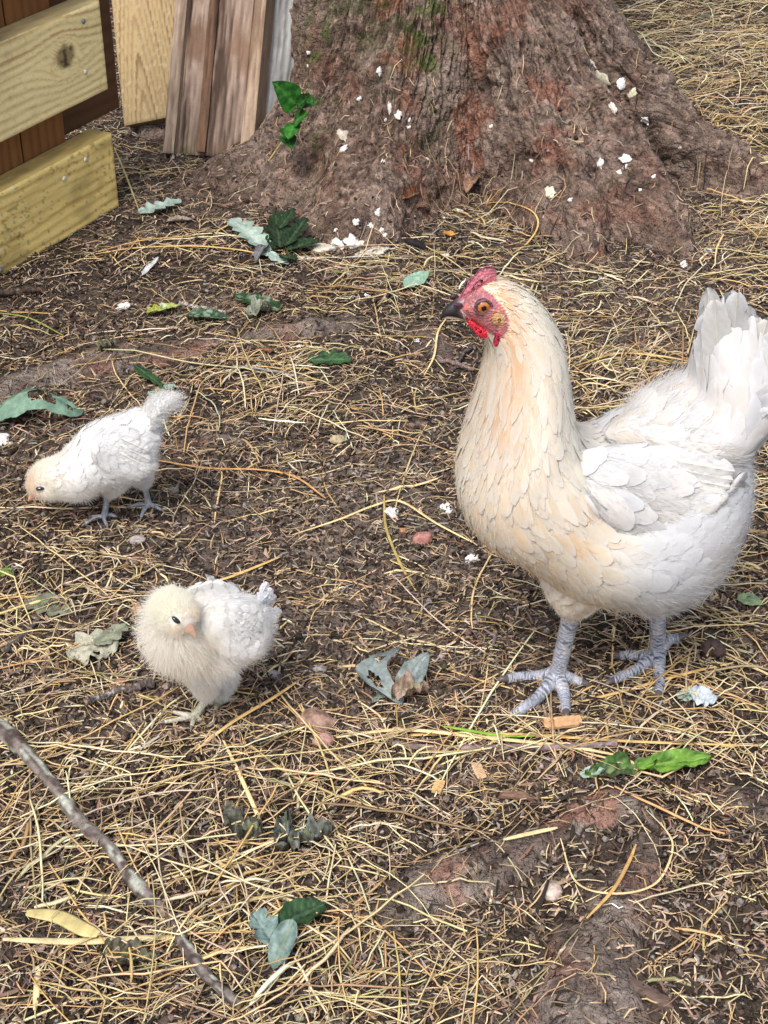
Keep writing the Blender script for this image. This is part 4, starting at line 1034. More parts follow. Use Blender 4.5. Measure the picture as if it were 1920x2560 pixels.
dropg("white dropping patch left of the grainy one", 884, 612, .016, .010, 49, h=.003)
dropg("cream lumpy dropping right of the dark sprig", 806, 626, .018, .014, 50, col=lin(206, 196, 178), h=.005)
dropg("white dropping between the cream lump and the patches", 842, 614, .010, .009, 51, h=.004)
dropg("pale pinkish flake below the dark sprig", 772, 648, .016, .007, 52, col=lin(222, 206, 196))
dropg("white pellet dropping right of the yellowing leaf", 309, 770, .008, .005, 53, h=.004)
dropg("round white dropping on the litter under the hen's breast", 1181, 1404, .007, .006, 54, h=.005)
dropg("white dropping left of the hen's breast by the straw", 1116, 1276, .009, .006, 55, h=.004)
dropg("white flaky dropping at the bend of the long straw", 976, 1286, .009, .009, 56, h=.004)
dropg("white dropping at the left edge below the curled leaf", 6, 1106, .009, .010, 57, h=.004)
GD = "small white droppings scattered before the trunk"
for i, (u, v) in enumerate([(840, 576), (890, 556), (926, 564), (954, 576), (944, 536), (946, 528), (1112, 546), (1150, 528), (1108, 634), (1115, 640), (800, 676), (870, 686), (920, 742), (1040, 752), (1060, 706), (962, 588), (874, 600), (905, 606), (748, 866), (1042, 852), (905, 898), (380, 1086), (445, 1037), (533, 1036), (662, 1066)]):
    dropg("small white dropping speck on the ground in front of the trunk", u, v, .003 + .003 * ((i * 7) % 5) / 5, .0025 + .003 * ((i * 3) % 4) / 4, 100 + i, group=GD, h=.0018)
GT = "tiny white droppings on the bark"
for i, (u, v) in enumerate([(770, 165), (772, 132), (898, 247), (957, 402), (1228, 316), (1330, 402), (1068, 398), (1634, 442), (1600, 475), (1426, 500), (1700, 370), (1024, 300), (1022, 318), (964, 300), (1548, 430), (1620, 310)]):
    dropg("tiny white dropping fleck stuck on the tree bark", u, v, .0022 + .0015 * ((i * 7) % 5) / 5, .0022 + .002 * ((i * 3) % 4) / 4, 200 + i, group=GT, h=.0012)

# ------------------------------------------------------------------ birds
class Frame:
    """sagittal plane of a bird: origin on the ground, heading h, lateral axis towards its left"""
    def __init__(s, O, hdeg):
        a = R(hdeg); s.O = np.array(O, float)
        s.h = np.array([-math.cos(a), -math.sin(a), 0.0]); s.l = np.array([math.sin(a), -math.cos(a), 0.0])
    def P(s, u, v, off=0.0):
        d = ray(u, v); t = (off + (s.O - CAMP) @ s.l) / (d @ s.l)
        return CAMP + d * t
    def mirror(s, V):
        d = (V - s.O) @ s.l
        return V - 2 * np.asarray(d)[..., None] * s.l
class RingBody:
    def __init__(s, fr, rings, off=0.0, M=150, inset=.0025):
        big = inset > .004
        s.fr = fr
        C, A, W = [], [], []
        for q_ in rings:
            tu, tv, bu, bv, w = q_[:5]; dl_ = q_[5] if len(q_) > 5 else 0
            ot, ob = off if isinstance(off, tuple) else (off, off)
            ot += dl_; ob += dl_
            T, B = fr.P(tu, tv, ot), fr.P(bu, bv, ob)
            c = (T + B) / 2; a = (T - B) / 2
            d = unit(c - CAMP); ap = a - d * (a @ d); e = np.linalg.norm(ap); sc = ap / e
            k = abs(fr.l @ sc) * w
            e2 = e - min(inset, .11 * e if big else .5 * e)
            f = math.sqrt(max(e2 * e2 - k * k, (0.5 * e) ** 2)) / e
            C.append(c); A.append(a * f); W.append([w])
        s.M = M
        s.C, s.A, s.W = spline(C, M), spline(A, M), spline(W, M)[:, 0]
        s.NV = 96
        vv = np.linspace(0, 2 * np.pi, s.NV + 1)
        uu = np.linspace(0, 1, M)
        U, V = np.meshgrid(uu, vv, indexing='ij')
        s.G = s.ev0(U, V)
        du = np.gradient(s.G, axis=0); dv = np.gradient(s.G, axis=1)
        dv[:, 0] = dv[:, -1] = (s.G[:, 1] - s.G[:, -2]) / 2
        n = unit(np.cross(du, dv)); cen = s.C[:, None]
        sg = np.sign(np.sum(n * (s.G - cen), -1)); n = n * np.where(sg == 0, 1, sg)[..., None]
        s.Nn = n
        s.du = np.linalg.norm(du, axis=-1) * (M - 1); s.dv = np.linalg.norm(dv, axis=-1) * s.NV / (2 * np.pi)
        s.Tu = unit(du); s.Tv = unit(dv)
    def ev0(s, U, V):
        x = np.clip(U, 0, 1) * (s.M - 1); i = np.minimum(x.astype(int), s.M - 2); f = (x - i)
        g = lambda A: A[i] * (1 - (f[..., None] if A.ndim == 2 else f)) + A[i + 1] * (f[..., None] if A.ndim == 2 else f)
        sv = np.sin(V); cv = np.cos(V)
        # top is v=0; slight superellipse
        return g(s.C) + g(s.A) * cv[..., None] + s.fr.l * (g(s.W) * sv)[..., None]
    def tab(s, A, U, V):
        x = np.clip(U, 0, 1) * (s.M - 1); i = np.minimum(x.astype(int), s.M - 2); f = x - i
        y = (np.mod(V, 2 * np.pi)) / (2 * np.pi) * s.NV; j = np.minimum(y.astype(int), s.NV - 1); g = y - j
        if A.ndim == 3: f = f[..., None]; g = g[..., None]
        return A[i, j] * (1 - f) * (1 - g) + A[i + 1, j] * f * (1 - g) + A[i, j + 1] * (1 - f) * g + A[i + 1, j + 1] * f * g
    def mesh(s):
        G = s.G[:, :-1]
        n, m = G.shape[:2]
        V = np.concatenate([G.reshape(-1, 3), [G[0].mean(0), G[-1].mean(0)]])
        F = grid_faces(n, m, True).tolist()
        F += [[(k + 1) % m, k, n * m] for k in range(m)] + [[(n - 1) * m + k, (n - 1) * m + (k + 1) % m, n * m + 1] for k in range(m)]
        return V, F
    def sample(s, n, r, u0=0, u1=1, dmin=0.0, power=1.0, keep=None):
        w = s.du[:, :-1] * s.dv[:, :-1]
        uu = np.linspace(0, 1, s.M); w = w * ((uu >= u0) & (uu <= u1))[:, None]
        p = (w / w.sum()).ravel(); k = r.choice(p.size, n, p=p)
        U = (k // s.NV + r.uniform(-.5, .5, n)) / (s.M - 1); V = (k % s.NV + r.uniform(-.5, .5, n)) / s.NV * 2 * np.pi
        U = np.clip(U, u0, u1)
        if dmin > 0:
            P = s.tab(s.G, U, V); grid = {}; ok = []
            for q in range(n):
                c = tuple((P[q] / dmin).astype(int)); bad = False
                for a in (-1, 0, 1):
                    for b in (-1, 0, 1):
                        for d in (-1, 0, 1):
                            for m_ in grid.get((c[0] + a, c[1] + b, c[2] + d), ()):
                                if np.sum((P[m_] - P[q]) ** 2) < dmin * dmin: bad = True; break
                            if bad: break
                        if bad: break
                    if bad: break
                if not bad: grid.setdefault(c, []).append(q); ok.append(q)
            U, V = U[ok], V[ok]
        return U, V

NORM = {}; SOFT = []
def soften(o, k=.6):
    """blends the feathers' shading normals with those of the body they lie on, as soft plumage does"""
    n = len(o.data.vertices)
    N_ = np.concatenate([s[1] for s in SOFT]); SOFT.clear()
    if len(N_) != n: return
    vn = np.empty(n * 3, np.float32); o.data.vertices.foreach_get('normal', vn); vn = vn.reshape(-1, 3)
    sg = np.sign(np.sum(vn * N_, 1)); sg[sg == 0] = 1
    q = unit(vn * (1 - k) + N_ * sg[:, None] * k)
    o.data.normals_split_custom_set_from_vertices(q.tolist())
def feathers(body, U, V, L, W, lift, colc, cole, r, pointed=.5, base=0.0006, swirl=.12, sweep=None):
    """feathers that hug the body; root at (U,V), tip toward the tail (falling U)"""
    n = len(U)
    rows = np.array([0, .2, .42, .64, .82, .94, 1.0]); wr = np.array([.35, .8, 1.0, .98, .78, .48, .12])
    wp = np.array([.4, .85, 1.0, .85, .58, .32, .05])
    wid = wr * (1 - pointed) + wp * pointed
    cols = np.array([-1, -.5, 0, .5, 1.0])
    du = body.tab(body.du, U, V); dv = body.tab(body.dv, U, V)
    an = r.normal(0, swirl, n) + (0 if sweep is None else sweep)
    K, J = len(rows), len(cols)
    t = rows[None, :, None] * L[:, None, None]; x = cols[None, None, :] * wid[None, :, None] * W[:, None, None] * .5
    ca, sa = np.cos(an)[:, None, None], np.sin(an)[:, None, None]
    tu = t * ca - x * sa; tv = t * sa + x * ca
    du = np.maximum(du, 0.15); dv = np.maximum(dv, .008)
    UU = U[:, None, None] - tu / du[:, None, None]; VV = V[:, None, None] + tv / dv[:, None, None]
    over = np.clip(-UU, 0, None)
    P = body.tab(body.G, UU, VV); Nn = body.tab(body.Nn, UU, VV); Tu = body.tab(body.Tu, UU, VV)
    P = P - Tu * (over * du[:, None, None])[..., None]
    cup = (1 - cols[None, None, :] ** 2) * W[:, None, None] * .045
    h = base + lift[:, None, None] * rows[None, :, None] ** 1.3 + cup * np.sin(np.pi * np.clip(rows * .8 + .15, 0, 1))[None, :, None] + 0.0005 * r.standard_normal((n, 1, 1))
    P = P + Nn * h[..., None]
    edge_ = (np.abs(cols)[None, None, :, None] > .9) | (rows[None, :, None, None] > .9)
    P = P + edge_ * r.normal(0, 1, (n, K, J, 3)) * (W[:, None, None, None] * .020)
    f = []
    for k in range(K - 1):
        for j in range(J - 1):
            f.append([k * J + j, k * J + j + 1, (k + 1) * J + j + 1, (k + 1) * J + j])
    F = (np.arange(n)[:, None, None] * K * J + np.array(f)[None]).reshape(-1, 4)
    e = np.clip(np.maximum(np.abs(cols)[None, :] ** 2, (rows[:, None] - .55) / .45 * 1.0), 0, 1)[None, ..., None]
    C = colc[:, None, None, :] * (1 - e) + cole[:, None, None, :] * e
    C = np.clip(C, 0, .93) * np.ones((n, K, J, 3))
    NORM[id(C)] = Nn
    SOFT.append((P.reshape(-1, 3), Nn.reshape(-1, 3)))
    return P.reshape(-1, 3), F, C.reshape(-1, 3)
def fuzz(name, P, D, L, col, rad, parent, mat, r, curl=.25, K=5):
    """downy barbs as hair curves; P roots (world), D directions"""
    n = len(P)
    off = np.array(parent['_o'])
    cv = bpy.data.hair_curves.new(name)
    cv.add_curves([K] * n)
    t = np.linspace(0, 1, K)[None, :, None]
    S_ = unit(np.cross(D, r.standard_normal((n, 3)))); 
    Q = (P - off)[:, None] + D[:, None] * (t * L[:, None, None]) + S_[:, None] * ((t ** 2) * (L * r.normal(0, curl, n))[:, None, None]) - np.array([0, 0, 1.0]) * (t ** 2 * L[:, None, None] * .18)
    cv.attributes['position'].data.foreach_set('vector', Q.astype(np.float32).ravel())
    ra = cv.attributes.get('radius') or cv.attributes.new('radius', 'FLOAT', 'POINT')
    ra.data.foreach_set('value', (rad * (1 - .75 * t[..., 0]) * np.ones((n, 1))).astype(np.float32).ravel())
    ca = cv.attributes.new('col', 'FLOAT_COLOR', 'CURVE')
    ca.data.foreach_set('color', np.concatenate([np.clip(col, 0, .95), np.ones((n, 1))], 1).astype(np.float32).ravel())
    cv.materials.append(mat)
    o = bpy.data.objects.new(name, cv); COL.objects.link(o); o.parent = parent
    o['kind'] = 'stuff'
    return o
def tube(P, rad, nseg=16, K=None, flat=None, ripple=0, rip=0):
    K = K or 10 * len(P)
    C = spline(P, K); rr = spline(np.array(rad)[:, None], K)[:, 0]
    T = unit(np.gradient(C, axis=0))
    ref = np.array([0.3, -1.0, 0.2]); S_ = unit(np.cross(T, ref)); U_ = np.cross(S_, T)
    a = np.linspace(0, 2 * np.pi, nseg, endpoint=False)
    ph = np.arange(K) / (K - 1) * ripple
    rz = rr * (1 + rip * np.abs(np.sin(np.pi * ph)))
    V = C[:, None] + (S_[:, None] * np.cos(a)[None, :, None] + U_[:, None] * np.sin(a)[None, :, None]) * rz[:, None, None]
    F = grid_faces(K, nseg, True).tolist()
    n = K * nseg
    V = np.concatenate([V.reshape(-1, 3), [C[0], C[-1]]])
    F += [[(k + 1) % nseg, k, n] for k in range(nseg)] + [[n - nseg + k, n - nseg + (k + 1) % nseg, n + 1] for k in range(nseg)]
    tt_ = np.concatenate([np.repeat(np.linspace(0, 1, K), nseg), [0, 1]]); aa = np.concatenate([np.tile(a, K), [0, 0]])
    return V, F, tt_, aa
def blob(C, ax, n=(16, 20), disp=0, seed=0, k=90):
    """ellipsoid with axes ax (3x3 rows = half axis vectors)"""
    ph = np.linspace(0.0, np.pi, n[0]); th = np.linspace(0, 2 * np.pi, n[1], endpoint=False)
    PH, THh = np.meshgrid(ph, th, indexing='ij')
    s = np.stack([np.sin(PH) * np.cos(THh), np.sin(PH) * np.sin(THh), np.cos(PH)], -1)
    P = C + s @ np.array(ax)
    if disp: P = P + unit(P - C) * (disp * fbm(P[..., 0] * k, P[..., 1] * k, P[..., 2] * k, seed, 3))[..., None]
    return P.reshape(-1, 3), grid_faces(n[0], n[1], True)
def extrude_px(fr, pts, off, thick, bulge=.6, nin=4, bump=0, seed=0):
    """a soft slab with the outline pts (pixels on the bird's own plane), centred at lateral off"""
    P = np.array([fr.P(u, v, off) for u, v in pts]); n = len(P)
    P = spline(np.concatenate([P, P[:1]]), n * 4)[:-1]; n = len(P)
    c = P.mean(0)
    V, F = [], []
    lv = np.linspace(0, 1, nin + 1)[1:]           # fraction from centre to rim
    for sgn in (1, -1):
        for k, f in enumerate(lv):
            h = thick * .5 * math.sqrt(max(0, 1 - f ** 4)) if k < len(lv) - 1 else thick * 0.12
            q = c + (P - c) * f + fr.l * (sgn * h)
            if bump: q = q + fr.l * (sgn * bump * noise(q[:, 0] * 420, q[:, 2] * 420, q[:, 1] * 420, seed))[:, None]
            V.append(q)
    V = np.concatenate(V); V = np.concatenate([V, [c + fr.l * thick * .5, c - fr.l * thick * .5]])
    m = len(lv)
    for s_ in (0, 1):
        b = s_ * m * n
        for k in range(m - 1):
            for i in range(n):
                q = [b + k * n + i, b + k * n + (i + 1) % n, b + (k + 1) * n + (i + 1) % n, b + (k + 1) * n + i]
                F.append(q if s_ == 0 else q[::-1])
        for i in range(n):
            q = [2 * m * n + s_, b + i, b + (i + 1) % n]; F.append(q if s_ == 0 else q[::-1])
    for i in range(n):
        F.append([(m - 1) * n + i, (m - 1) * n + (i + 1) % n, (2 * m - 1) * n + (i + 1) % n, (2 * m - 1) * n + i][::-1])
    return V, F

def body_fuzz(B, n, u0, u1, sel, L, col, rad, r, flow=.8, lay=.6):
    U, V = B.sample(n, r, u0, u1)
    P = B.tab(B.G, U, V); u, v = on_plane_px(P, B.fr)
    k = sel(u, v, P); U, V, P, u, v = U[k], V[k], P[k], u[k], v[k]
    Nn = B.tab(B.Nn, U, V); Tu = B.tab(B.Tu, U, V); Tv = B.tab(B.Tv, U, V)
    D = unit(Nn * (1 - lay) - Tu * flow * lay + Tv * (r.normal(0, .22, len(U)))[:, None] + r.normal(0, .12, (len(U), 3)))
    return P, D, L * r.uniform(.6, 1.25, len(U)), col(u, v, r)
# ---- the hen
PL = hit(1402, 1712)[0]; PR = hit(1640, 1660)[0]
mid = (PL + PR) / 2; mid[2] = 0
HF = Frame(mid, 9)
hen = thing("hen", "large white and buff hen standing in profile with red comb and grey legs", "hen", mid)
hen_rings = [
    (1850, 1075, 1862, 1150, .012), (1815, 1010, 1836, 1290, .045), (1745, 950, 1790, 1410, .068), (1665, 955, 1712, 1495, .082),
    (1590, 990, 1610, 1535, .088), (1515, 1030, 1500, 1520, .088), (1462, 1020, 1395, 1495, .084), (1440, 985, 1282, 1418, .080),
    (1434, 955, 1176, 1345, .074), (1430, 925, 1136, 1245, .068), (1424, 890, 1160, 1120, .058), (1414, 852, 1192, 1005, .047),
    (1396, 812, 1210, 920, .038), (1368, 770, 1214, 868, .031), (1330, 731, 1200, 835, .0255), (1288, 708, 1180, 812, .0225),
    (1246, 699, 1160, 795, .0195), (1208, 706, 1148, 782, .0155), (1180, 722, 1142, 775, .011), (1163, 738, 1143, 772, .0065)]
HB = RingBody(HF, hen_rings, M=220, inset=.006)
bu, bv = to_px(HB.G.reshape(-1, 3))
CREAM, WHITE, BUFF, ORANGE = lin(238, 231, 212), lin(216, 217, 219), lin(234, 202, 162), lin(228, 170, 100)
def g2(u, v, cu, cv_, ru, rv, rot=0):
    a = R(rot); x = (u - cu) * math.cos(a) + (v - cv_) * math.sin(a); y = -(u - cu) * math.sin(a) + (v - cv_) * math.cos(a)
    return np.exp(-(x / ru) ** 2 - (y / rv) ** 2)
def plumage_col(u, v, r):
    n = len(u)
    c = np.tile(WHITE, (n, 1))
    c = mix(c, CREAM, sstep(1500, 1400, u) * .9)
    orange = np.clip(1.0 * g2(u, v, 1262, 820, 30, 110, -8) + 1.0 * g2(u, v, 1235, 735, 50, 26, 25) + .75 * g2(u, v, 1225, 960, 40, 90) + .45 * g2(u, v, 1300, 900, 60, 120), 0, 1)
    buff = np.clip(.9 * g2(u, v, 1240, 1290, 150, 190, -25) + .8 * g2(u, v, 1370, 1440, 170, 80, 20) + .8 * g2(u, v, 1400, 1160, 90, 70) + .3 * g2(u, v, 1250, 1080, 90, 90) + .5 * g2(u, v, 1560, 1480, 80, 50)
                   + .35 * g2(u, v, 1720, 1290, 80, 60), 0, 1)
    k = r.random(n)
    c = mix(c, BUFF, np.clip(buff * (.2 + .85 * k), 0, 1))
    c = mix(c, ORANGE, np.clip(orange * (.15 + .65 * r.random(n)), 0, 1))
    return c
FACE = [(1143, 745), (1165, 738), (1185, 740), (1205, 735), (1232, 742), (1252, 760), (1266, 782), (1266, 806), (1252, 838), (1232, 836), (1205, 826), (1180, 806), (1160, 790), (1140, 780)]
def inpoly(u, v, poly):
    c = np.zeros(np.shape(u), bool); n = len(poly)
    for i in range(n):
        (x1, y1), (x2, y2) = poly[i], poly[(i + 1) % n]
        c ^= ((y1 > v) != (y2 > v)) & (u < (x2 - x1) * (v - y1) / (y2 - y1 + 1e-9) + x1)
    return c
def on_plane_px(P, fr):
    """coordinates of the sagittal projection, in the pixel units the profile was drawn in (works for both flanks)"""
    q = P - ((P - fr.O) @ fr.l)[..., None] * fr.l
    return to_px(q.reshape(-1, 3))
V_, F_ = HB.mesh()
r = np.random.default_rng(77)
ub, vb = on_plane_px(V_, HF)
cb = plumage_col(ub, vb, np.random.default_rng(1)) 
# face coordinates are drawn on the near cheek, so shift the sagittal projection to it
SH = HF.P(1205, 765, .017); su, sv = on_plane_px(SH[None], HF); FDU, FDV = 1205 - su[0], 765 - sv[0]
inf = inpoly(ub + FDU, vb + FDV, FACE)
fcol = mix(lin(168, 104, 112), lin(206, 116, 116), sstep(-.3, .4, fbm(V_[:, 0] * 300, V_[:, 1] * 300, V_[:, 2] * 300, 3, 2)))
fcol = mix(fcol, lin(110, 84, 96), g2(ub + FDU, vb + FDV, 1207, 768, 24, 20) * .8)
fcol = mix(fcol, lin(206, 176, 150), sstep(.25, .6, fbm(V_[:, 0] * 700, V_[:, 1] * 700, V_[:, 2] * 700, 5, 2)) * .7)
cb = np.where(inf[:, None], fcol, cb)
body = mesh_obj("body", V_, F_, M_FEATHER if False else M_SKIN, hen, cb)
def batch(lst):
    V, F, C, b = [], [], [], 0
    for v, f, c in lst:
        V.append(v); F.append(f + b); C.append(c); b += len(v)
    return np.concatenate(V), np.concatenate(F), np.concatenate(C)
def clothe(body, u0, u1, n, dmin, Lf, Wf, lf, colf, r, fr, skip=None, pointed=.4, swirl=.14, edge=1.06, sweep=None):
    U, V = body.sample(n, r, u0, u1, dmin)
    P = body.tab(body.G, U, V); u, v = on_plane_px(P, fr)
    if skip is not None:
        k = ~skip(u, v, P); U, V, u, v = U[k], V[k], u[k], v[k]
    n = len(U)
    c = colf(u, v, r) * (1 + .05 * r.standard_normal((n, 1)))
    e = mix(c, WHITE, .55 * np.ones(n)) * edge
    L = Lf(u, v) * r.uniform(.85, 1.15, n); W = Wf(u, v) * r.uniform(.85, 1.15, n)
    return feathers(body, U, V, L, W, lf * r.uniform(.4, 1.5, n), c, e, r, pointed=pointed, swirl=swirl, sweep=sweep)
def skipface(u, v, P):
    return inpoly(u + FDU, v + FDV, FACE)
sizeL = lambda u, v: np.interp(v, [700, 800, 900, 1050, 1250, 1500], [.009, .014, .022, .027, .026, .026])
sizeW = lambda u, v: np.interp(v, [700, 800, 900, 1050, 1250, 1500], [.0035, .0048, .0065, .010, .0165, .0175])
r = np.random.default_rng(4)
lst = [clothe(HB, .52, .97, 30000, .0030, lambda u, v: sizeL(u, v) * .85, lambda u, v: sizeW(u, v) * .9, .0006, plumage_col, r, HF, skipface, pointed=.75, swirl=.12),
       clothe(HB, .0, .56, 12000, .0074, lambda u, v: sizeL(u, v), lambda u, v: sizeW(u, v), .0016, plumage_col, r, HF, pointed=.15, swirl=.16)]
V_, F_, C_ = batch(lst)
o = mesh_obj("plumage", V_, F_, M_FEATHER, hen, C_); o['kind'] = 'stuff'; soften(o)
# neck hackle: a cape of narrow feathers that falls over the shoulders
r = np.random.default_rng(9)
V_, F_, C_ = clothe(HB, .44, .72, 5200, .0052, lambda u, v: .034 + 0 * u, lambda u, v: .0078 + 0 * u, .0016, plumage_col, r, HF, pointed=.85, swirl=.10)
o = mesh_obj("hackle", V_, F_, M_FEATHER, hen, C_); o['kind'] = 'stuff'; soften(o)
# saddle cushion and tail
tail_rings = [(1505, 1075, 1530, 1120, .004), (1560, 1022, 1625, 1180, .024), (1600, 972, 1700, 1190, .05), (1650, 942, 1785, 1185, .056), (1703, 920, 1875, 1135, .052), (1730, 866, 1945, 1062, .044), (1754, 818, 1990, 985, .032), (1782, 778, 2000, 905, .014)]
TB = RingBody(HF, tail_rings[::-1], M=90)
tail = mesh_obj("tail", *TB.mesh(), M_FEATHER, hen, WHITE * .95)
part_at(tail, hen['_o'])
r = np.random.default_rng(12)
tailcol = lambda u, v, r: mix(np.tile(WHITE, (len(u), 1)), lin(240, 222, 200), r.random(len(u)) * .5)
# here U grows from tip (0) to root (1), so feathers point to the tip
lst = [clothe(TB, .11, 1.0, 9000, .0062, lambda u, v: .036 + 0 * u, lambda u, v: .013 + 0 * u, .0025, tailcol, r, HF, pointed=.45, swirl=.25)]
V_, F_, C_ = batch(lst)
o = mesh_obj("tail_coverts", V_, F_, M_FEATHER, tail, C_); o['kind'] = 'stuff'; soften(o)
def quill(base, tip, width, nrm, bow, col, name, parent, seed, notch=.15, flare=1.0, camber=.15, barb=True):
    """long flight feather: vane with a raised shaft, real width and slight camber"""
    r = np.random.default_rng(seed)
    base, tip = np.array(base), np.array(tip); ax = tip - base; L = np.linalg.norm(ax); ax = ax / L
    nrm = unit(nrm - ax * (nrm @ ax)); sd = np.cross(nrm, ax)
    K, J = 34, 9
    t = np.linspace(0, 1, K)[:, None]; x = np.array([-1, -.7, -.35, -.06, 0, .06, .35, .7, 1.0])[None, :]
    w = width * .5 * np.minimum(1, (.25 + 2.2 * t)) * np.sqrt(np.clip(1 - ((t - .62) / .385).clip(0, 1) ** 2.6, 0.0, 1)) * flare
    rag = 1 + .05 * noise(t * 38, np.sign(x) * 3, 0, seed) * np.abs(x) - .30 * (noise(t * 11, np.sign(x) * 5, 0, seed + 1) > .62) * np.abs(x)
    P = base + ax * (L * (t - .06 * np.abs(x) * 0 + .05 * np.abs(x) * (1 - t)))[..., None] + sd * (w * x * rag)[..., None] + nrm * (bow * np.sin(np.pi * t * .9) * L + camber * width * .5 * (1 - x ** 2) + 0.0006 * noise(t * 30 + 20 * np.abs(x), x, 0, seed))[..., None]
    c = np.array(col)[None, None] * (1 + .05 * np.sin(t * 150 + np.abs(x) * 9))[..., None] * np.ones((K, J, 1))
    sh = np.abs(np.arange(J) - J // 2) == 0
    c[:, sh] = lin(240, 234, 212) 
    P[:, J // 2] += nrm * .0005
    V = P.reshape(-1, 3); F = grid_faces(K, J)
    V2 = (P - nrm * .0005).reshape(-1, 3)
    V = np.concatenate([V, V2]); F = np.concatenate([F, F[:, ::-1] + K * J])
    return mesh_obj(name, V, F, M_FEATHER, parent, np.clip(np.concatenate([c, c]).reshape(-1, 3), 0, .92))
r = np.random.default_rng(21)
troot = (1800, 1060)
tips = [(1762, 768), (1788, 740), (1824, 716), (1850, 732), (1868, 770), (1892, 782), (1916, 806), (1950, 830), (1975, 880), (1985, 930), (1990, 985), (1975, 1010)]
for i, (u, v) in enumerate(tips):
    for sgn in (1, -1):
        off = .010 * sgn * (1 - abs(i - 5) / 14)
        b = HF.P(troot[0] + i * 7, troot[1] + i * 4, off); tp = HF.P(u + 9 * r.normal() * (i > 0), v + 2 + 16 * r.normal() - 6 * sgn, off * (1.2 + .9 * math.sin(i)))
        quill(b, tp, .023, HF.l * sgn + HF.h * .2, .02 * r.normal(), mix(WHITE, lin(234, 224, 206), .4 * r.random()), "tail_feather", tail, 300 + i)
for i, (u, v) in enumerate([(1925, 1025), (1960, 985), (1990, 940)]):
    quill(HF.P(1790, 1110 - 8 * i, .03), HF.P(u, v, .045), .024, HF.l, .02, WHITE, "tail_feather", tail, 330 + i)
# wings
FARW = HF.l * .026 - Z * .062
for side in (1, -1):
    woff = .066
    wing_rings = [(1834, 1196, 1826, 1222, .003), (1800, 1158, 1792, 1268, .007), (1740, 1125, 1735, 1322, .010), (1670, 1112, 1668, 1352, .012), (1590, 1108, 1590, 1345, .011),
                  (1510, 1112, 1515, 1305, .008), (1445, 1125, 1452, 1250, .003, -.006), (1405, 1145, 1412, 1205, .001, -.018), (1390, 1160, 1394, 1180, .001, -.030)]
    WB = RingBody(HF, wing_rings, off=(.046, .073), M=100)
    r = np.random.default_rng(31)
    V_, F_ = WB.mesh()
    wcol = lambda u, v, r: mix(np.tile(WHITE, (len(u), 1)), lin(246, 228, 202), np.clip(r.random(len(u)) * (.3 + .5 * g2(u, v, 1720, 1210, 110, 70)), 0, 1))
    lst = [clothe(WB, .12, 1.0, 5200, .0064, lambda u, v: np.interp(u, [1380, 1700], [.024, .036]), lambda u, v: np.interp(u, [1380, 1700], [.011, .015]), .0022, wcol, r, HF, pointed=.15, swirl=.13)]
    fv, ff, fc = batch(lst)
    if side < 0: V_, fv = HF.mirror(V_) + FARW, HF.mirror(fv) + FARW
    w = mesh_obj("wing", V_, F_, M_FEATHER, hen, WHITE * .95); part_at(w, hen['_o'])
    if side > 0:
        wz = body_fuzz(WB, 9000, .0, .97, lambda u, v, P: v > 0, .009, wcol, .00013, r, lay=.92)
        fuzz("wing_down", wz[0] + HF.l * .0015, *wz[1:], .00013, w, M_DOWN, r)
    o = mesh_obj("wing_coverts", fv, ff, M_FEATHER, w, fc); o['kind'] = 'stuff'; soften(o, .4 if side > 0 else 0)
    offv = lambda v: float(np.interp(v, [1110, 1350], [.047, .074]))
    for i in range(11):
        f = i / 10
        b0, t0 = (1560 + 45 * f, 1125 + 165 * f), (1834 - 110 * f ** 1.4, 1178 + 165 * f ** .9)
        b = HF.P(*b0, offv(b0[1]) - .006); tp = HF.P(*t0, offv(t0[1]) + .009 - .003 * f)
        if side < 0: b, tp = HF.mirror(b) + FARW, HF.mirror(tp) + FARW
        quill(b, tp, .020, HF.l * side + np.array([0, 0, .45 - .5 * f]), .05, mix(WHITE, lin(240, 224, 196), .1 + .45 * r.random() * f), "flight_feather", w, 350 + i, camber=.2)
# soft down at belly, thigh and saddle
r = np.random.default_rng(41)
sel = lambda u, v, P: (v > 1400) | ((u > 1640) & (v > 1300)) | (u > 1790)
A_ = body_fuzz(HB, 30000, 0, .55, sel, .012, plumage_col, .00014, r, lay=.84)
B_ = body_fuzz(TB, 5000, .5, 1, lambda u, v, P: v > 0, .022, tailcol, .00014, r, lay=.85)
E_ = body_fuzz(HB, 15000, .0, .95, lambda u, v, P: ~inpoly(u + FDU, v + FDV, FACE), .009, plumage_col, .00014, r, lay=.93)
E_ = (E_[0] + HB.fr.l * 0 + unit(E_[0] - HB.C.mean(0)) * .0016, E_[1], E_[2], E_[3])
fuzz("down", *[np.concatenate([a, b, e]) for a, b, e in zip(A_, B_, E_)], .00016, hen, M_DOWN, r)

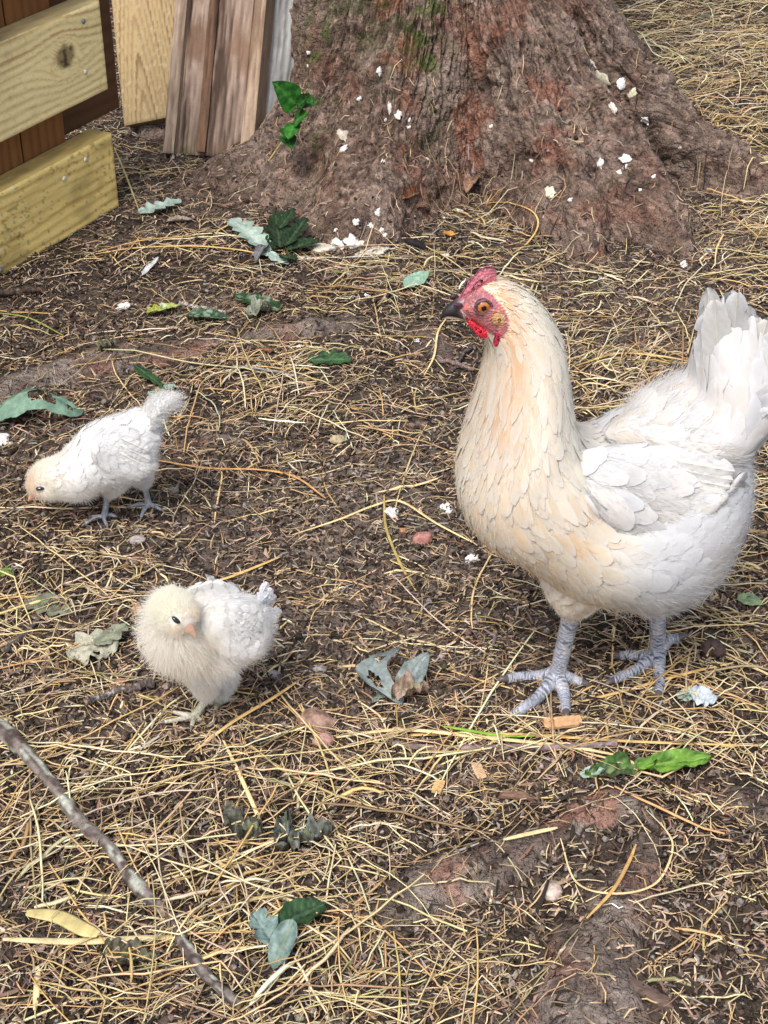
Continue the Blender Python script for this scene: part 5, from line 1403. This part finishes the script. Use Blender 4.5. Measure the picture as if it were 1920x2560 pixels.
# legs: feathered thighs, scaly shanks, toes and claws
def scaly(V, tt_, aa, bands, dark0=.5, seed=0, front=0.0, pale=None, dk=None):
    pale = lin(176, 180, 192) if pale is None else pale; dk = lin(56, 62, 78) if dk is None else dk
    b = np.abs(((tt_ * bands + .55 * noise(np.cos(aa) * 2.2, tt_ * bands * .8, np.sin(aa) * 2.2, seed)) % 1) - .5) * 2
    m = sstep(.35, .75, b) * (.35 + .65 * sstep(-.4, .3, fbm(V[:, 0] * 180, V[:, 1] * 180, V[:, 2] * 180, seed, 3)))
    c = mix(pale, dk, np.clip(m * dark0, 0, 1))
    return mix(c, lin(214, 204, 198), sstep(.2, .6, fbm(V[:, 0] * 90, V[:, 1] * 90, V[:, 2] * 90, seed + 4, 2)) * .5)
def foot(bird, hip, hock, hub, toes, rs, rt, thigh_r, colk, seed, claw=.006, thighcol=None, fuzzL=.0, rip=.035):
    """hip, hock, hub, toes in world points; toes list of (points, radius)"""
    # shank
    V, F, t_, a_ = tube([hock, hock * .55 + hub * .45, hub * .88 + hock * .12, hub], [rs * 1.1, rs, rs * .98, rs * 1.15], 18, 70, ripple=22, rip=rip * .5)
    leg = mesh_obj("leg", V, F, M_SCALE, bird, scaly(V, t_, a_, 22, colk, seed)); part_at(leg, bird['_o'])
    for i, pts in enumerate(toes):
        pts = [hub] + list(pts)
        n = len(pts); rad = [rt * 1.25] + [rt * (1.1 - .38 * k / (n - 1)) for k in range(1, n)]
        V, F, t_, a_ = tube(pts, rad, 14, 46, ripple=15, rip=rip)
        toe = mesh_obj("toe", V, F, M_SCALE, leg, scaly(V, t_, a_, 15, colk * 1.25, seed + i)); part_at(toe, bird['_o'])
        d = unit(pts[-1] - pts[-2]); e = pts[-1] + d * claw * .55 + [0, 0, claw * .05]; e2 = pts[-1] + d * claw + np.array([0, 0, -claw * .35])
        V, F, t_, a_ = tube([pts[-1] - d * .001, e, e2], [rt * .62, rt * .45, rt * .1], 10, 12)
        mesh_obj("claw", V, F, M_BEAK, leg, lin(92, 84, 82))
    # thigh
    V, F, t_, a_ = tube([hip, hip * .5 + hock * .5, hock * .85 + hip * .15, hock + (hock - hip) * .02], [thigh_r, thigh_r * .82, thigh_r * .5, rs * 1.1], 24, 40)
    th = mesh_obj("thigh", V, F, M_FEATHER, bird, thighcol)
    return V, t_, a_, (hip, hock, thigh_r, rs)
def w(pts): return [gp(p) for p in pts]
def gp(p, lift=.0045):
    q, n_ = hit(p[0], p[1]); return q + np.array([0, 0, lift])
r = np.random.default_rng(51)
hubL = gp((1392, 1705), .010); hubR = gp((1642, 1655), .011)
# shank upper ends on planes through each foot
def plane_pt(u, v, ref):
    d = ray(u, v); t = ((ref - CAMP) @ HF.l) / (d @ HF.l); return CAMP + d * t
hockL = plane_pt(1430, 1528, hubL + HF.l * .004); hockR = plane_pt(1643, 1512, hubR)
hipL = HF.P(1455, 1375, .020); hipR = HF.P(1610, 1375, -.020)
info = []
info.append(foot(hen, hipL, hockL, hubL, [w([(1345, 1702), (1300, 1703), (1268, 1707)]), w([(1350, 1748), (1312, 1778), (1280, 1800)]), w([(1408, 1740), (1412, 1768), (1414, 1788)]), w([(1425, 1706), (1452, 1716)])],
                 .0072, .0056, .033, .75, 61, claw=.011, thighcol=CREAM))
info.append(foot(hen, hipR, hockR, hubR, [w([(1610, 1650), (1575, 1648), (1550, 1650)]), w([(1600, 1678), (1560, 1698), (1530, 1712)]), w([(1647, 1690), (1648, 1715), (1645, 1742)]), [hubR + HF.h * -.008 + [0, 0, .012], hubR + HF.h * -.017 + [0, 0, .014]]],
                 .0070, .0054, .031, .95, 66, claw=.010, thighcol=CREAM))
for (V, t_, a_, (hip, hock, tr, rs)) in info:
    pass
def tube_body(fr, P, rad, M=60):
    """a RingBody look-alike along a free path, so that feathers and down can be laid on it"""
    b = RingBody.__new__(RingBody); b.fr = fr; b.M = M; b.NV = 96
    C = spline(P, M); rr = spline(np.array(rad)[:, None], M)[:, 0]; T = unit(np.gradient(C, axis=0))
    A = unit(np.cross(T, fr.l)); S_ = np.cross(T, A)
    vv = np.linspace(0, 2 * np.pi, 97)
    b.C = C
    b.G = C[:, None] + (A[:, None] * np.cos(vv)[None, :, None] + S_[:, None] * np.sin(vv)[None, :, None]) * rr[:, None, None]
    du = np.gradient(b.G, axis=0); dv = np.gradient(b.G, axis=1); dv[:, 0] = dv[:, -1] = (b.G[:, 1] - b.G[:, -2]) / 2
    b.Nn = unit(b.G - C[:, None]); b.du = np.linalg.norm(du, axis=-1) * (M - 1); b.dv = np.linalg.norm(dv, axis=-1) * 96 / (2 * np.pi)
    b.Tu = unit(du); b.Tv = unit(dv)
    return b
lst = []; fz = []
for k, (V, t_, a_, (hip, hock, tr, rs)) in enumerate(info):
    tb = tube_body(HF, [hock + (hock - hip) * .01, hock * .8 + hip * .2, hip * .5 + hock * .5, hip], [rs * 1.25, tr * .55, tr * .85, tr])
    r = np.random.default_rng(70 + k)
    tc_ = lambda u, v, r: mix(np.tile(lin(246, 238, 224), (len(u), 1)), BUFF, r.random(len(u)) * (.35 if k == 0 else .1))
    lst.append(clothe(tb, .30, .92, 2600, .0058, lambda u, v: .020 + 0 * u, lambda u, v: .009 + 0 * u, .0018, tc_, r, HF, pointed=.6, swirl=.2))
    fz.append(body_fuzz(tb, 5000, 0.02, 1, lambda u, v, P: v > 0, .006, tc_, .00014, r, lay=.8))
V_, F_, C_ = batch(lst)
o = mesh_obj("thigh_plumage", V_, F_, M_FEATHER, hen, C_); o['kind'] = 'stuff'; soften(o)
fuzz("thigh_down", np.concatenate([a[0] for a in fz]), np.concatenate([a[1] for a in fz]), np.concatenate([a[2] for a in fz]), np.concatenate([a[3] for a in fz]), .00014, hen, M_DOWN, r)

# head furniture
COMBC = lin(190, 110, 124)
comb = [(1146, 752), (1154, 735), (1160, 722), (1167, 716), (1171, 704), (1179, 700), (1184, 689), (1192, 684), (1200, 672), (1209, 673), (1216, 666), (1227, 666), (1237, 672), (1241, 684), (1238, 700), (1222, 712), (1196, 722), (1178, 738), (1166, 752)]
V, F = extrude_px(HF, comb, .0, .0060, bump=.0006, seed=3)
mesh_obj("comb", V, F, M_SKIN, hen, mix(COMBC, lin(206, 132, 140), sstep(.1, .5, fbm(V[:, 0] * 500, V[:, 1] * 500, V[:, 2] * 500, 6, 2)) * .6))
# beak
up_ = [(1170, 742), (1155, 743), (1138, 750), (1122, 760), (1108, 774), (1100, 790), (1099, 797), (1112, 789), (1135, 785), (1160, 788), (1176, 792)]
def beak_part(name, ridge, low, wid, col_tip, col_base, u_tip):
    """closed beak half: ridge line and edge line from base to tip"""
    K = 24; RL = spline([HF.P(u, v, 0) for u, v in ridge], K); LL = spline([HF.P(u, v, 0) for u, v in low], K)
    t = np.linspace(0, 1, K); wd = wid * (1 - t) ** .6
    a = np.linspace(0, np.pi, 13)
    V = []
    for k in range(K):
        for x in a:   # arch from the left edge over the ridge to the right edge
            c = np.sin(x) ** .8
            V.append(LL[k] * (1 - c) + RL[k] * c + HF.l * (np.cos(x) * wd[k]))
    V = np.array(V); F = grid_faces(K, 13).tolist() + [[k * 13, (k + 1) * 13, (k + 1) * 13 + 12, k * 13 + 12] for k in range(K - 1)] + [list(range(13))]
    tt_ = np.repeat(t, 13)
    return mesh_obj(name, V, F, M_BEAK, hen, mix(col_base, col_tip, sstep(u_tip[0], u_tip[1], tt_)))
beak_part("upper_beak", [(1182, 730), (1160, 740), (1135, 752), (1112, 770), (1099, 795)], [(1190, 796), (1165, 790), (1142, 785), (1116, 785), (1100, 797)], .0090, lin(40, 34, 36), lin(150, 108, 118), (.22, .55))
beak_part("lower_beak", [(1188, 793), (1165, 788), (1142, 784), (1120, 784), (1103, 793)], [(1188, 806), (1165, 797), (1140, 793), (1118, 793), (1104, 797)], .0066, lin(214, 190, 160), lin(120, 92, 90), (.1, .6))
for side in (1, -1):
    m = (lambda V: V) if side > 0 else HF.mirror
    # nostril hood
    c = HF.P(1145, 764, .0072); V, F = blob(c, [HF.h * .0035, HF.l * .0014, Z * .0024]); mesh_obj("nostril", m(V), F, M_SKIN, hen, lin(70, 44, 54))
    c = HF.P(1207, 765, .0165); V, F = blob(c, [HF.h * .0062, HF.l * .0045, Z * .0058], (22, 28))
    d = V - c; rad = np.sqrt((d @ HF.h) ** 2 + (d[:, 2]) ** 2)
    ec = np.where((rad < .0022)[:, None], lin(12, 8, 6), np.where((rad < .0044)[:, None], lin(196, 116, 52), lin(40, 22, 18)))
    mesh_obj("eye", m(V), F, M_EYE, hen, ec)
    a = np.linspace(0, 2 * np.pi, 25)[:-1]
    lid = [c + HF.h * math.cos(x) * .0060 + Z * math.sin(x) * .0054 + HF.l * .0022 for x in a]
    V, F, t_, a_ = tube(lid + [lid[0]], [.0011] * 25, 8, 60); mesh_obj("eyelid", m(V), F, M_SKIN, hen, lin(112, 78, 88))
    V, F = extrude_px(HF, [(1240, 778), (1254, 780), (1264, 792), (1264, 806), (1254, 816), (1240, 812), (1228, 800), (1230, 786)], .0215, .0050, bump=.0007, seed=7)
    mesh_obj("earlobe", m(V), F, M_SKIN, hen, mix(lin(196, 150, 104), lin(220, 186, 140), sstep(0, .5, fbm(V[:, 0] * 500, V[:, 1] * 500, V[:, 2] * 500, 6, 2))))
    V, F = extrude_px(HF, [(1164, 793), (1180, 800), (1196, 812), (1212, 820), (1224, 832), (1222, 841), (1210, 845), (1196, 840), (1184, 826), (1170, 810)], .0125, .0060, bump=.0006, seed=9)
    mesh_obj("wattle", m(V), F, M_SKIN, hen, lin(222, 50, 70))
    V, F = extrude_px(HF, [(1258, 816), (1263, 824), (1252, 842), (1246, 860), (1238, 866), (1233, 858), (1236, 842), (1242, 826)], .0195, .0046, bump=.0005, seed=11)
    mesh_obj("wattle", m(V), F, M_SKIN, hen, lin(176, 44, 74))

# ---- the chicks
DOWNW, DOWNY, DOWNP = lin(240, 240, 240), lin(254, 248, 239), lin(254, 236, 221)
def remeshed(name, meshes, parent, col, voxel=.0022):
    V, F, b = [], [], 0
    for v, f in meshes:
        V.append(v); F += [[int(i) + b for i in q] for q in f]; b += len(v)
    o = mesh_obj(name, np.concatenate(V), F, M_FEATHER, parent, col)
    md = o.modifiers.new("join", 'REMESH'); md.mode = 'VOXEL'; md.voxel_size = voxel; md.use_smooth_shade = True
    dg = bpy.context.evaluated_depsgraph_get()
    me = bpy.data.meshes.new_from_object(o.evaluated_get(dg))
    o.modifiers.clear(); o.data = me
    a = np.tile(np.append(col, 1.0), (len(me.vertices), 1)).astype(np.float32)
    for x in list(me.color_attributes): me.color_attributes.remove(x)
    me.color_attributes.new('col', 'FLOAT_COLOR', 'POINT').data.foreach_set('color', a.ravel())
    return o
def chick_beak(fr, parent, ridge, low, off, wid, col):
    K = 16; RL = spline([fr.P(u, v, off) for u, v in ridge], K); LL = spline([fr.P(u, v, off) for u, v in low], K)
    t = np.linspace(0, 1, K); wd = wid * (1 - t) ** .7; a = np.linspace(0, 2 * np.pi, 15)[:-1]
    V = np.array([(LL[k] + RL[k]) / 2 + (RL[k] - LL[k]) / 2 * math.sin(x) + fr.l * (math.cos(x) * wd[k]) for k in range(K) for x in a])
    F = grid_faces(K, 14, True).tolist()
    return mesh_obj("beak", V, F, M_BEAK, parent, np.array(col)[None] * (1 - .25 * np.repeat(t, 14)[:, None] ** 3))

# chick A: pecking, head low, facing left
q1_ = hit(262, 1300)[0]; q2_ = hit(372, 1290)[0]; mA = (q1_ + q2_) / 2; mA[2] = 0
CA = Frame(mA, 12)
chA = thing("chick", "white chick pecking the ground with lowered head, left of the yard", "chick", mA)
ringsA = [(396, 1068, 396, 1085, .006), (386, 1048, 388, 1120, .018), (345, 1018, 384, 1172, .028), (298, 1030, 355, 1202, .032), (248, 1046, 308, 1216, .033), (206, 1068, 262, 1228, .031),
          (178, 1098, 218, 1248, .029), (156, 1126, 178, 1248, .023), (132, 1140, 148, 1246, .0195), (108, 1148, 122, 1247, .018), (88, 1160, 103, 1243, .0155), (75, 1180, 88, 1240, .012), (70, 1205, 79, 1238, .008), (69, 1222, 74, 1238, .004)]
AB = RingBody(CA, ringsA, M=120)
tlA = RingBody(CA, [(440, 985, 436, 1010, .003), (415, 984, 420, 1022, .008), (385, 992, 400, 1045, .012), (350, 1018, 385, 1080, .018)], M=40)
remeshed("body", [AB.mesh(), tlA.mesh()], chA, DOWNY * .95)
def colA(u, v, r):
    n = len(u); k = r.random(n)
    c = mix(np.tile(DOWNW, (n, 1)), DOWNY, np.clip(sstep(200, 100, u) * .9 * (.5 + k), 0, 1))
    c = mix(c, DOWNP, np.clip(g2(u, v, 78, 1215, 26, 32) * .9 + .25 * g2(u, v, 240, 1200, 70, 20), 0, 1))
    return c * (1 + .03 * r.standard_normal((n, 1)))
r = np.random.default_rng(81)
lst = [clothe(AB, .0, .60, 5200, .0050, lambda u, v: .017 + 0 * u, lambda u, v: .0085 + 0 * u, .0015, colA, r, CA, pointed=.3, swirl=.22),
       clothe(AB, .55, .70, 2600, .0040, lambda u, v: .009 + 0 * u, lambda u, v: .0040 + 0 * u, .0012, colA, r, CA, pointed=.6, swirl=.3),
       clothe(tlA, .0, 1, 900, .0045, lambda u, v: .015 + 0 * u, lambda u, v: .006 + 0 * u, .002, colA, r, CA, pointed=.4, swirl=.3)]
V_, F_, C_ = batch(lst)
o = mesh_obj("plumage", V_, F_, M_FEATHER, chA, C_); o['kind'] = 'stuff'; soften(o)
eyeA = lambda u, v, P: ~inpoly(u, v, [(90, 1205), (112, 1205), (112, 1232), (90, 1232)])
fz = [body_fuzz(AB, 14000, .5, 1, lambda u, v, P: (g2(*to_px(P), 101, 1221, 14, 10) < .4) & (g2(*to_px(P), 76, 1243, 12, 12) < .4), .0062, colA, .00013, r, lay=.62),
      body_fuzz(AB, 14000, 0, .55, lambda u, v, P: v > 0, .0085, colA, .00012, r, lay=.8),
      body_fuzz(tlA, 2500, 0, 1, lambda u, v, P: v > 0, .012, colA, .00012, r, lay=.7)]
fuzz("down", *[np.concatenate([a[i] for a in fz]) for i in range(4)], .00013, chA, M_DOWN, r)
def chick_eye(fr, bird, u, v, off, sz=.0033, far=True, tilt=(0, 0)):
    for side in (1, -1) if far else (1,):
        c = fr.P(u, v, off); V, F = blob(c, [fr.h * sz * 1.45, fr.l * sz * .8, (Z - fr.h * .25) * sz * .68])
        if side < 0: V = fr.mirror(V)
        mesh_obj("eye", V, F, M_EYE, bird, lin(14, 10, 10))
chick_eye(CA, chA, 101, 1221, .0158)
chick_beak(CA, chA, [(88, 1213), (76, 1228), (69, 1250)], [(106, 1236), (88, 1246), (70, 1255)], 0, .0052, lin(226, 178, 150))
def chick_wing(fr, bird, rings, off, tips, col, seed, n=1400):
    for side in (1, -1):
        WB = RingBody(fr, rings, off=(off * .72, off * 1.12), M=60)
        V_, F_ = WB.mesh(); r = np.random.default_rng(seed)
        fv, ff, fc = clothe(WB, .1, 1, n, .0048, lambda u, v: .017 + 0 * u, lambda u, v: .009 + 0 * u, .0005, col, r, fr, pointed=.4, swirl=.16)
        FW = fr.l * .006 - Z * .016
        if side < 0: V_, fv = fr.mirror(V_) + FW, fr.mirror(fv) + FW
        wg = mesh_obj("wing", V_, F_, M_FEATHER, bird, DOWNW * .94); part_at(wg, bird['_o'])
        o = mesh_obj("wing_coverts", fv, ff, M_FEATHER, wg, fc); o['kind'] = 'stuff'; soften(o)
        if side > 0:
            wz = body_fuzz(WB, 9000, .0, 1, lambda u, v, P: v > 0, .0085, col, .00012, r, lay=.88)
            fuzz("wing_down", *wz, .00012, wg, M_DOWN, r)
        for i, (b0, b1) in enumerate(tips):
            b = fr.P(*b0, off + .006 - .0005 * i); tp = fr.P(*b1, off + .003 - .0004 * i)
            if side < 0: b, tp = fr.mirror(b) + FW, fr.mirror(tp) + FW
            quill(b, tp, .0095, fr.l * side + np.array([0, 0, .3]), .03, DOWNW, "flight_feather", wg, seed + 10 + i)
chick_wing(CA, chA, [(380, 1140, 376, 1172, .002), (362, 1092, 354, 1192, .004), (325, 1062, 310, 1196, .005), (282, 1062, 264, 1182, .0055), (248, 1078, 234, 1152, .005), (230, 1100, 224, 1130, .002)],
           .030, [((300, 1095), (372, 1128)), ((298, 1112), (376, 1150)), ((296, 1130), (376, 1172)), ((290, 1145), (366, 1192)), ((284, 1158), (350, 1200))], colA, 91)
def chick_leg(bird, fr, hip, hock, hub, toes, seed, rs, rt, tr, col, dk):
    V, F, t_, a_ = tube([hock, hock * .5 + hub * .5, hub], [rs * 1.1, rs, rs * 1.2], 12, 30, ripple=12, rip=.05)
    leg = mesh_obj("leg", V, F, M_SCALE, bird, scaly(V, t_, a_, 12, .5, seed, pale=col, dk=dk)); part_at(leg, bird['_o'])
    for i, pts in enumerate(toes):
        pts = [hub] + list(pts); n = len(pts)
        V, F, t_, a_ = tube(pts, [rt * 1.2] + [rt * (1.05 - .4 * k / (n - 1)) for k in range(1, n)], 10, 24, ripple=8, rip=.08)
        mesh_obj("toe", V, F, M_SCALE, leg, scaly(V, t_, a_, 8, .5, seed + i, pale=col, dk=dk))
        d = unit(pts[-1] - pts[-2]); V, F, t_, a_ = tube([pts[-1] - d * .0005, pts[-1] + d * rt * 1.2, pts[-1] + d * rt * 2.4 - Z * rt * .4], [rt * .6, rt * .4, rt * .1], 8, 8)
        mesh_obj("claw", V, F, M_BEAK, leg, lin(120, 112, 108))
    V, F, t_, a_ = tube([hip, hip * .45 + hock * .55, hock], [tr, tr * .7, rs * 1.2], 16, 20)
    mesh_obj("thigh", V, F, M_FEATHER, bird, DOWNW * .92)
    tb = tube_body(fr, [hock, hock * .7 + hip * .3, hip * .5 + hock * .5, hip], [rs * 1.2, tr * .6, tr * .8, tr])
    return tb
gl = lin(156, 162, 172); gd = lin(84, 90, 104)
def upr(fr, ref, u, v):
    d = ray(u, v); t = ((ref - CAMP) @ fr.l) / (d @ fr.l); return CAMP + d * t
hubA1 = gp((262, 1298), .004); hubA2 = gp((372, 1268), .004)
tbs = [chick_leg(chA, CA, CA.P(300, 1190, .014), upr(CA, hubA1, 269, 1238), hubA1, [w([(240, 1303), (215, 1318)]), w([(262, 1308), (268, 1322)]), w([(276, 1296), (290, 1300)]), w([(250, 1300), (232, 1300)])], 95, .0029, .0022, .012, gl, gd),
       chick_leg(chA, CA, CA.P(350, 1180, -.012), upr(CA, hubA2, 362, 1215), hubA2, [w([(360, 1286), (354, 1303)]), w([(348, 1270), (325, 1276)]), w([(390, 1276), (404, 1284)])], 97, .0029, .0022, .012, gl, gd)]
fz = [body_fuzz(t, 2500, 0.02, 1, lambda u, v, P: v > 0, .0045, colA, .00012, r, lay=.7) for t in tbs]
fuzz("thigh_down", *[np.concatenate([a[i] for a in fz]) for i in range(4)], .00012, chA, M_DOWN, r)
# barred dark tips on the tail
for i, (u, v) in enumerate([(438, 982), (434, 1000), (428, 1016)]):
    quill(CA.P(392, 1010 + 6 * i, .002), CA.P(u, v, .004 * (i - 1)), .008, CA.l, .03, mix(DOWNW, lin(150, 150, 140), .3), "tail_feather", chA, 120 + i)

# chick B: standing, head turned down to its left
q1_ = hit(489, 1806)[0]; q2_ = hit(540, 1780)[0]; mB = (q1_ + q2_) / 2; mB[2] = 0
CB = Frame(mB, 24)
chB = thing("chick", "fluffy cream chick standing with its head turned aside, in front of the hen", "chick", mB)
ringsB = [(668, 1520, 668, 1545, .006), (652, 1494, 655, 1585, .020), (618, 1478, 636, 1630, .030), (572, 1476, 596, 1658, .034), (524, 1482, 545, 1682, .036), (478, 1500, 486, 1688, .034), (432, 1540, 430, 1676, .030),
          (402, 1570, 396, 1654, .022), (384, 1590, 380, 1630, .012)]
BB_ = RingBody(CB, ringsB, M=110)
# neck ruff and head (nearer the camera than the body's mid plane)
ringsN = [(500, 1545, 455, 1650, .018), (470, 1525, 410, 1635, .020), (452, 1512, 384, 1606, .020), (452, 1506, 386, 1572, .018), (462, 1502, 402, 1544, .014), (468, 1488, 415, 1510, .012)]
NB = RingBody(CB, ringsN, off=.018, M=60)
HC = CB.P(443, 1534, .034)
lookd = unit(CB.P(490, 1585, .046) - HC)
vd = unit(HC - CAMP); hs_ = unit(np.cross(lookd, vd)); hn = np.cross(lookd, hs_)
Vh, Fh = blob(HC, [lookd * .0172, hs_ * .0154, hn * .0152], (20, 28))
remeshed("body", [BB_.mesh(), NB.mesh(), (Vh, Fh.tolist())], chB, DOWNY * .97)
def colB(u, v, r):
    n = len(u); k = r.random(n)
    c = mix(np.tile(DOWNW, (n, 1)), DOWNY, np.clip(sstep(560, 470, u) * .9 * (.4 + k), 0, 1))
    c = mix(c, DOWNP, np.clip(.7 * g2(u, v, 420, 1610, 50, 60) + .6 * g2(u, v, 470, 1545, 30, 30) + .3 * g2(u, v, 560, 1590, 60, 60), 0, 1) * k)
    return c * (1 + .03 * r.standard_normal((n, 1)))
r = np.random.default_rng(181)
lst = [clothe(BB_, .0, .62, 4200, .0052, lambda u, v: .016 + 0 * u, lambda u, v: .0080 + 0 * u, .0016, colB, r, CB, pointed=.4, swirl=.25)]
V_, F_, C_ = batch(lst)
o = mesh_obj("plumage", V_, F_, M_FEATHER, chB, C_); o['kind'] = 'stuff'; soften(o)
ph = r.normal(size=(12000, 3)); ph = unit(ph); PH_ = HC + ph @ np.array([lookd * .0172, hs_ * .0154, hn * .0152])
kk = ~((ph[:, 0] > .80)); uu_, vv_ = to_px(PH_); kk &= (g2(uu_, vv_, 439, 1551, 15, 11) < .35) & (g2(uu_, vv_, 474, 1562, 17, 19) < .4)
PH_, ph = PH_[kk], ph[kk]
nH = unit(ph @ np.array([lookd, hs_, hn])); back = unit(nH * .55 - lookd * .6 + r.normal(0, .2, nH.shape))
near_face = np.clip(ph[:, 0], 0, 1)
LH = (.0034 + .0045 * np.clip(-ph[:, 0] + .2, 0, 1)) * r.uniform(.6, 1.2, len(PH_))
cH = mix(np.tile(DOWNY, (len(PH_), 1)), DOWNP, np.clip(near_face * .9, 0, 1))
fz = [body_fuzz(BB_, 13000, 0, 1, lambda u, v, P: v > 0, .0095, colB, .00012, r, lay=.7),
      body_fuzz(BB_, 6000, .5, 1, lambda u, v, P: v > 1580, .013, colB, .00012, r, lay=.5),
      body_fuzz(NB, 9000, 0, 1, lambda u, v, P: v > 0, .016, colB, .00012, r, lay=.38),
      (PH_, back, LH, cH)]
fuzz("down", *[np.concatenate([a[i] for a in fz]) for i in range(4)], .00012, chB, M_DOWN, r)
# eye, beak
toc = unit(CAMP - HC)
def on_head(u, v, k=1.0):
    d = ray(u, v); M3 = np.linalg.inv(np.array([lookd * .0172, hs_ * .0154, hn * .0152]))
    o_ = (CAMP - HC) @ M3; dd = d @ M3
    a, b, c = dd @ dd, 2 * o_ @ dd, o_ @ o_ - k * k
    q = b * b - 4 * a * c
    t = (-b - math.sqrt(max(q, 0))) / (2 * a); return CAMP + d * t
c = on_head(440, 1550); nn_ = unit(c - HC); ex_ = unit(np.cross(nn_, np.cross(ray(452, 1560) - ray(430, 1540), nn_)))
V, F = blob(c, [ex_ * .0040, np.cross(nn_, ex_) * .0020, nn_ * .0026]); mesh_obj("eye", V, F, M_EYE, chB, lin(14, 10, 10))
M3 = np.array([lookd, hs_, hn]); lc = (c - HC) @ M3.T; lc[2] *= -1; c2 = HC + lc @ M3
nn2 = unit(c2 - HC); V, F = blob(c2, [lookd * .0034, hs_ * .0024, nn2 * .0022]); mesh_obj("eye", V, F, M_EYE, chB, lin(14, 10, 10))
tipB = CB.P(496, 1592, .050)
bb_ = on_head(474, 1552); bc_ = on_head(462, 1582)
cen = (bb_ + bc_) / 2; cen = cen + unit(HC - cen) * .003
axb = tipB - cen; Lb = np.linalg.norm(axb); axb = axb / Lb; upb = unit((bb_ - bc_) - axb * ((bb_ - bc_) @ axb)); sdb = np.cross(axb, upb)
K = 18; V = []
for k in range(K):
    t = k / (K - 1); rr_ = (1 - t) ** .75
    for x in np.linspace(0, 2 * np.pi, 13)[:-1]:
        V.append(cen + axb * Lb * t - upb * .0016 * t * t + upb * (math.sin(x) * .0054 * rr_) + sdb * (math.cos(x) * .0050 * rr_))
mesh_obj("beak", np.array(V), grid_faces(K, 12, True), M_BEAK, chB, lin(228, 184, 160))
chick_wing(CB, chB, [(662, 1555, 656, 1600, .002), (644, 1505, 640, 1640, .0035), (608, 1488, 606, 1656, .0045), (565, 1488, 562, 1648, .0050), (525, 1502, 524, 1615, .0045), (502, 1525, 504, 1580, .002)],
           .036, [((590, 1530), (652, 1575)), ((588, 1550), (650, 1600)), ((584, 1572), (642, 1625)), ((578, 1590), (630, 1642))], colB, 191)
for i, (u, v) in enumerate([(668, 1455), (680, 1470), (690, 1490), (704, 1530), (692, 1548), (682, 1562), (664, 1565)]):
    quill(CB.P(645, 1505 + 7 * i, .003), CB.P(u, v, .006 * math.sin(i * 2)), .008, CB.l + Z * .2, .06 * math.sin(i), lin(226, 228, 236), "tail_feather", chB, 220 + i)
cl = lin(186, 184, 162); cd = lin(132, 138, 128)
hubB1 = gp((487, 1800), .004); hubB2 = gp((546, 1768), .004)
tbs = [chick_leg(chB, CB, CB.P(505, 1680, .014), upr(CB, hubB1, 520, 1742), hubB1, [w([(450, 1808), (412, 1815)]), w([(484, 1812), (480, 1826)]), w([(460, 1796), (434, 1790)]), w([(496, 1806), (505, 1812)])], 195, .0034, .0025, .013, cl, cd),
       chick_leg(chB, CB, CB.P(560, 1680, -.012), upr(CB, hubB2, 553, 1738), hubB2, [w([(542, 1776), (538, 1786)]), w([(570, 1760), (590, 1758)])], 197, .0030, .0022, .012, cl, cd)]
fz = [body_fuzz(t, 3500, 0.02, 1, lambda u, v, P: v > 0, .005, colB, .00012, r, lay=.65) for t in tbs]
fuzz("thigh_down", *[np.concatenate([a[i] for a in fz]) for i in range(4)], .00012, chB, M_DOWN, r)

for o in bpy.data.objects:
    if '_o' in o.keys(): del o['_o']
